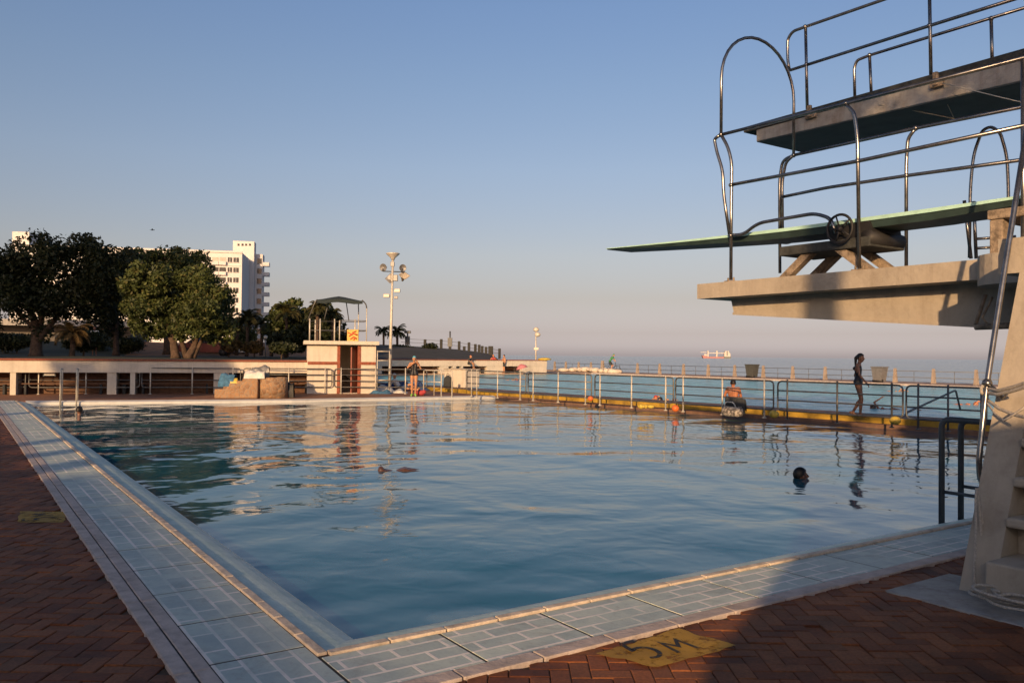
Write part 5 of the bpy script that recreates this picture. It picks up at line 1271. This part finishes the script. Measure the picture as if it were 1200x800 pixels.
def palm(label, px, top, base, Y, z0, rpx, mt, nf, seed, tr=2.0, group='palms in the park', droop=1.0):
    rr = random.Random(seed); sc = Y/968; b = D(px, base, Y); root = thing('palm_tree', label, 'palm', (b.x, Y, z0), 0, group)
    t = D(px, top, Y); H_ = max(.3, t.z-z0); m = MB(); m.tube([(0, 0, -.1), (.05, 0, H_*.5), (0, 0, H_)], [tr*sc*1.2, tr*sc*.9, tr*sc], 8)
    for i in range(int(H_/.18)): m.lathe([(tr*sc*1.12, 0), (tr*sc*.95, .07)], (.04, 0, i*.18), 8)
    m.build('trunk', M['trunk'], root); m = MB(); RL = rpx*sc
    for k in range(nf):
        a = k*2.39996+rr.uniform(-.2, .2); el = rr.uniform(-.25, 1.25); L = RL*rr.uniform(.8, 1.15); dh = Vector((math.cos(a), math.sin(a), 0)); pts = []
        for i in range(10):
            s_ = i/9; e = el-droop*1.5*s_*s_; r = L/9
            pts.append((pts[-1]+dh*(r*math.cos(e))+UP*(r*math.sin(e))) if i else Vector((0, 0, H_+.05)))
        m.tube(pts, [.03*RL/2*(1-i/11)+.008 for i in range(10)], 4, caps=False); sd = dh.cross(UP)
        for i in range(1, 10):
            for f_ in (0, .33, .66):
                p = pts[i-1].lerp(pts[i], f_); ll = L*.26*math.sin(math.pi*min(1, (i+f_)/10.5))**.5+.03
                tdir = (pts[i]-pts[i-1]).normalized()
                for s_ in (-1, 1):
                    d = (sd*s_+tdir*.7+Vector((0, 0, -.45+rr.uniform(-.2, .2)))).normalized(); wv = tdir*(.035*RL/2+.018); k0 = len(m.v)
                    m.v += [tuple(p-wv), tuple(p+wv), tuple(p+d*ll)]; m.f.append((k0, k0+1, k0+2)); m.smooth.append(False)
    m.build('crown', M[mt], root); return root
palm('small warm lit palm in front of a dark bush under the left trees', 84, 391, 416, 44, 1.32, 24, 'leaf_warm', 26, 21, 3.0)
palm('palm left of the white building\'s foot, right of the rounded tree', 289, 375, 414, 60, 1.45, 20, 'leaf_palm', 30, 22)
palm('palm with pale fronds beside the small globe lamp', 306, 380, 414, 66, 1.5, 18, 'leaf_palm', 28, 23)
palm('bushy palm topping the mid green tree', 335, 368, 414, 58, 1.4, 20, 'leaf_palm', 34, 24)
palm('palm behind the left posts of the lookout', 371, 362, 414, 54, 1.4, 16, 'leaf_palm', 32, 25)
palm('palm behind the middle of the lookout canopy', 389, 370, 414, 56, 1.4, 16, 'leaf_palm', 30, 26)
palm('left one of the two slim palms beside the floodlight mast', 449, 388, 410, 90, 1.6, 12, 'leaf_dark', 24, 27, 1.3)
palm('right one of the two slim palms beside the floodlight mast', 465, 389, 410, 92, 1.6, 15, 'leaf_dark', 30, 28, 1.5)
def bush(label, px, py, rx, ry, Y, z0, mt, n, seed, size=.12, cat='bush'):
    rr = random.Random(seed); b = D(px, py, Y); root = thing('bush', label, cat, (b.x, Y, z0)); sc = Y/968; m = MB()
    for i in range(6): leaves(m, (rr.uniform(-.6, .6)*rx*sc, rr.uniform(-.5, .5)*rx*sc, b.z-z0+rr.uniform(-.4, .4)*ry*sc), (rx*sc*.6, rx*sc*.5, ry*sc*.7), n//6, size, rr, .4)
    m.build('foliage', M[mt], root); m = MB(); m.tube([(0, 0, -.1), (.03, 0, (b.z-z0))], .05, 6); m.build('stem', M['trunk'], root)
bush('dark rounded bush behind the small warm palm', 98, 400, 18, 12, 46, 1.32, 'leaf_dark', 2400, 31)
bush('dark bush on the embankment behind the standing swimmer', 505, 408.5, 11, 6.5, 88, 1.6, 'leaf_dark', 1500, 32)
bush('low dark bush under the right palm of the pair', 475, 409, 16, 5, 88, 1.6, 'leaf_dark', 1200, 33)
bush('reddish sunlit shrub at the foot of the palms right of the rounded tree', 268, 404, 14, 9, 54, 1.4, 'leaf_warm', 1500, 34)
bush('sunlit scrub under the palms left of the globe lamp', 298, 406, 14, 7, 57, 1.42, 'leaf_warm', 1500, 35)
bush('dark hedge clump at the foot of the bushy tree left of the hut', 330, 408, 20, 7, 50, 1.36, 'leaf_dark', 1800, 36)
bush('dark undergrowth between the left tree trunks', 150, 403, 26, 12, 66, 1.5, 'leaf_dark', 3000, 37)
bush('dark hedge behind the forked trunk of the big left tree', 20, 402, 30, 12, 62, 1.45, 'leaf_dark', 3000, 38)
bush('dark hedge clump behind the small warm palm', 112, 398, 28, 16, 68, 1.5, 'leaf_dark', 3000, 39)
bush('mid green leafy thicket under the palms between the rounded tree and the globe lamp', 290, 396, 17, 14, 70, 1.5, 'leaf_mid', 2600, 41, .13)
palm('low bushy palm right of the globe lamp', 318, 388, 414, 63, 1.45, 18, 'leaf_palm', 30, 42)
palm('tall thin palm close against the rounded tree\'s right edge', 277, 380, 414, 64, 1.5, 17, 'leaf_palm', 28, 43)
# globe lamp, parked cars
gl = D(311, 412, 52); lp = thing('lamp_post', 'small park lamp post with a pale globe among the palms', 'lamp post', (gl.x, gl.y, 1.35)); hh = D(311, 395, 52).z-1.35; m = MB(); m.tube([(0, 0, 0), (0, 0, hh)], .035, 8); m.build('pole', M['grey'], lp); m = MB(); m.ell((0, 0, hh), .13); m.build('lamp_globe', M['lens'], lp)
def car(label, px, Y, mt, rz):
    c = D(px, 415, Y); r = thing('parked_car', label, 'car', (c.x, Y, 1.33), rz, 'cars parked beyond the lawn'); m = MB()
    prof = [(-2.0, .3), (-2.05, .65), (-1.9, .85), (-1.5, .92), (-.9, 1.38), (.5, 1.40), (1.1, .95), (1.85, .82), (2.05, .6), (2.05, .3)]
    m.prism(prof, -.80, .80, lambda x, y, z: Vector((x, z, y))); m.build('body', M[mt], r); m = MB(); m.prism([(-1.35, .97), (-.85, 1.33), (.45, 1.34), (.95, .97)], -.805, .805, lambda x, y, z: Vector((x, z, y))); m.build('window', M['glass'], r)
    for x in (-1.3, 1.3):
        for y in (-.75, .75): m = MB(); m.tube([(x, y-.1, .3), (x, y+.1, .3)], .31, 14); m.build('wheel', M['black'], r)
car('pale car parked beyond the lawn right of the leaning trunks', 258, 70, 'shipwhite', R(10)); car('dark red car parked beyond the lawn beside the pale car', 243, 64, 'door', R(8))
# ------------------------------------------------------------------ ship and bird
sd_ = 3800; sx0, sx1 = D(822.5, 418, sd_), D(856, 418, sd_); sL = (sx1-sx0).length; sh = thing('cargo_ship', 'red hulled cargo ship with white cranes and bridge on the horizon', 'ship', Vector((sx0.x, sx0.y, -4)), math.atan2(sx1.y-sx0.y, sx1.x-sx0.x)); pxm = sd_/968
fz = lambda py: (421.6-py)*pxm*1.15
m = MB(); m.prism([(0, 12), (5, -1), (sL*.75, -1), (sL*.755, 7), (sL*.2, 7), (0, 13)], -11, 11, lambda x, y, z: Vector((x, z, y))); m.build('hull', M['hull'], sh)
m = MB(); m.prism([(sL*.752, -1), (sL*.99, -1), (sL, 8), (sL*.752, 8)], -11, 11, lambda x, y, z: Vector((x, z, y))); m.build('stern_hull', M['hulldark'], sh)
m = MB(); m.prism([(sL*.77, 8.1), (sL*.98, 8.1), (sL*.98, 22), (sL*.93, 28), (sL*.93, 34), (sL*.80, 34), (sL*.77, 24)], -9, 9, lambda x, y, z: Vector((x, z, y))); br_ = m.build('bridge', M['shipwhite'], sh)
m = MB(); m.box((sL*.865, -9.2, 22), (sL*.035, 1, 20)); m.build('funnel', M['hulldark'], br_)
for x in (.21, .52):
    m = MB(); m.box((sL*x, 0, 21), (sL*.045, 6, 28)); m.box((sL*(x+.13), 0, 24), (sL*.30, 4, 3.2)); m.build('deck_crane', M['shipwhite'], sh)
m = MB(); m.box((sL*.06, 0, 27), (sL*.22, 3, 2.2)); m.box((sL*.12, 0, 15), (sL*.10, 8, 8)); m.build('fore_mast', M['shipwhite'], sh)
bd_ = D(178.5, 269.5, 60); bi = thing('seagull', 'dark bird gliding in the sky above the apartment block', 'bird', bd_, R(20)); m = MB()
m.ell((0, 0, 0), (.20, .06, .055), nu=10, nv=7)
bi.scale = (.6,)*3
vs = [(-.05, 0, .02), (.07, 0, .02), (.05, .25, .10), (-.03, .25, .10), (-.05, .52, .02), (-.09, .50, .02)]
m.add(vs+[(x, y, z-.012) for x, y, z in vs], [(0, 1, 2, 3), (3, 2, 4, 5), (9, 8, 7, 6), (11, 10, 8, 9)]); m.add([(x, -y, z+.04) for x, y, z in vs]+[(x, -y, z+.028) for x, y, z in vs], [(3, 2, 1, 0), (5, 4, 2, 3), (6, 7, 8, 9), (9, 8, 10, 11)])
m.ell((.21, 0, .015), (.06, .04, .04)); m.ell((-.22, 0, 0), (.10, .05, .012)); m.build('body', M['dark_cloth'], bi)
# ------------------------------------------------------------------ depth marks painted on the paving
def deck_mark(label, quad, txt_at, ang, size, z=.0045):
    root = thing('depth_mark', label, 'painted sign', O, ANG); 
    m = MB(); n_ = 8; q = quad; vs = []
    for i in range(n_+1):
        for j in range(n_+1):
            a = Vector(q[0]).lerp(Vector(q[1]), i/n_); b = Vector(q[3]).lerp(Vector(q[2]), i/n_); p = a.lerp(b, j/n_); vs.append((p.x+.035*noise.noise(p*9), p.y+.035*noise.noise(p*9+Vector((3, 3, 3))), z))
    m.add(vs, [(i*(n_+1)+j, (i+1)*(n_+1)+j, (i+1)*(n_+1)+j+1, i*(n_+1)+j+1) for i in range(n_) for j in range(n_)]); m.build('paint_patch', M['deckyellow'], root)
    def stroke(pts, wd):
        pts = [Vector(p) for p in pts]; L_, R_ = [], []
        for i, p in enumerate(pts):
            d0 = (p-pts[i-1]).normalized() if i else (pts[1]-p).normalized(); d1 = (pts[i+1]-p).normalized() if i < len(pts)-1 else d0
            n0 = Vector((-d0.y, d0.x)); n1 = Vector((-d1.y, d1.x)); nn = (n0+n1).normalized(); k = min(2.2, 1/max(.3, nn.dot(n0)))
            w_ = wd*(1+.18*noise.noise(Vector((p.x*7, p.y*7, size))))/2*k; L_.append(p+nn*w_); R_.append(p-nn*w_)
        return [L_, R_]
    lets = []
    five = [(-.28, .0), (-.24, -.04)]
    five = [(.05, .50), (-.24, .50), (-.27, .16)]+[(-.12+.20*math.cos(t), -.02+.235*math.sin(t)) for t in [2.25-i*.36 for i in range(13)]]
    lets.append(five)
    lets.append([(.34, -.28), (.37, .22), (.53, -.05), (.70, .22), (.76, -.28)])
    ca, sa = math.cos(ang), math.sin(ang)
    for pl in lets:
        L_, R_ = stroke([(x*size, y*size) for x, y in pl], .085*size); m = MB(); n = len(L_)
        tr = lambda p: (txt_at[0]+(p.x-.2*size)*ca-p.y*sa, txt_at[1]+(p.x-.2*size)*sa+p.y*ca, z+.004)
        m.add([tr(p) for p in L_]+[tr(p) for p in R_], [(n+i, n+i+1, i+1, i) for i in range(n-1)]); m.build('lettering', M['deckblack'], root)
qd = [UV(G(x, y)) for x, y in ((700, 766), (772, 782), (862, 757), (795, 737))]
deck_mark('bright yellow painted patch lettered 5M on the brick paving by the near coping', [(a, b, 0) for a, b in qd], ((qd[0][0]+qd[2][0])/2-.03, (qd[0][1]+qd[2][1])/2+.02), R(-4), .34)
qd = [UV(G(x, y)) for x, y in ((20, 612), (75, 612), (78, 600), (24, 599))]
deck_mark('faded yellow painted patch lettered 5M on the shaded paving at left', [(a, b, 0) for a, b in qd], ((qd[0][0]+qd[2][0])/2, (qd[0][1]+qd[2][1])/2), R(90), .34)
# ------------------------------------------------------------------ unseen things added behind and left of the camera to throw long shadows
# unseen low building added along the left deck, heights set by shade reach
cb = thing('shade_building', 'unseen long low flat roofed building added along the left deck to shade the paving', 'building', O, ANG)
def cbox(v0, v1, reach, nm='wall'):
    h = (20+reach)/.755*.2309; m = MB(); m.box((-22.5, (v0+v1)/2, h/2), (5, v1-v0, h)); return m.build(nm, M['white'], cb)
cbox(-50, -9.6, .0); cbox(-9.59, 12, -.80); cbox(12.01, 26, -2.2)
for v in (-8.4, -6.7, -4.8, 3.0): m = MB(); m.box((-20.3, v, 6.25), (.5, .42 if v < -8 else .22, .8)); m.build('shade_post', M['concrete'], cb)  # roof posts added so their shadows band the coping
# unseen tall block across the road, added to shade the left trees
tb = thing('city_block', 'unseen tall city block across the road at left, added to shade the trees', 'building', (-59.5, -40, 0), R(0))
m = MB(); m.box((-3, -8, 18.5), (26, 16, 37)); m.build('wall', M['bldg'], tb)
for i in range(11):
    for k in range(6): m = MB(); m.box((-13.5+k*4.2, .02, 3+3.1*i), (2.2, .1, 1.5)); m.build('window', M['glass'], tb)
def shade_tree(label, base, lumps, n, size, seed, tr):  # unseen trees added for dappled shade, crown lumps placed by where it falls
    rr = random.Random(seed); r = thing('broadleaf_tree', label, 'tree', base); m = MB()
    for c, rad in lumps:
        for _ in range(9):
            d = Vector((rr.gauss(0, 1), rr.gauss(0, 1), rr.gauss(0, 1))).normalized(); q = Vector(c)+d*rad*rr.uniform(.5, .85); leaves(m, q, (rad*.45,)*3, n//9, size, rr, .3)
    m.build('crown', M['leaf_mid'], r); m = MB()
    for t, w0 in tr: m.tube(t, [w0*(1-.5*i/(len(t)-1)) for i in range(len(t))], 10)
    m.build('trunk', M['trunk'], r)
shade_tree('unseen leaning tree added behind the camera to dapple the diving tower', (-1.0, -7.2, 0), [((.3, 0, 9.1), 1.2), ((1.6, .2, 9.1), 1.3), ((-.6, 0, 10.1), 1.1), ((2.9, 0, 8.2), 1.3), ((3.9, 0, 7.5), 1.1), ((3.4, .3, 9.3), 1.3), ((2.3, 0, 8.0), 1.2)], 850, .13, 51,
           [([(0, 0, -.1), (.0, 0, 2.0), (.05, 0, 4.4), (.05, 0, 7.2), (.2, 0, 9.2)], .27), ([(.1, 0, 7.8), (1.0, 0, 8.6), (2.2, .1, 9.0)], .14), ([(1.0, 0, 8.6), (2.2, .1, 8.4), (3.4, 0, 7.8)], .09)])
shade_tree('unseen tree beyond the left deck building, added to shade part of the bench wall', (-25.6, -12, 0), [((.2, 0, 10.8), 1.4), ((1.3, 0, 11.2), 1.3), ((-1.2, .4, 11.0), 1.3), ((.3, 0, 12.2), 1.3), ((2.1, 0, 10.8), 1.0)], 1500, .16, 52, [([(0, 0, -.1), (.2, 0, 4), (0, 0, 10.5)], .3)])
sw = thing('shade_wall', 'unseen cream wall with raked end, added behind the camera to shade the paving', 'wall', (0, -5, 0)); m = MB()
m.prism([(-1.9, -.02), (9, -.02), (9, 3.75), (-.2, 3.75), (-.85, 2.77), (-1.45, 2.2)], -.15, .15, lambda x, y, z: Vector((x, z, y))); m.build('wall_body', M['white'], sw)  # added wall, raked outline shaped for the shadow edge on the paving
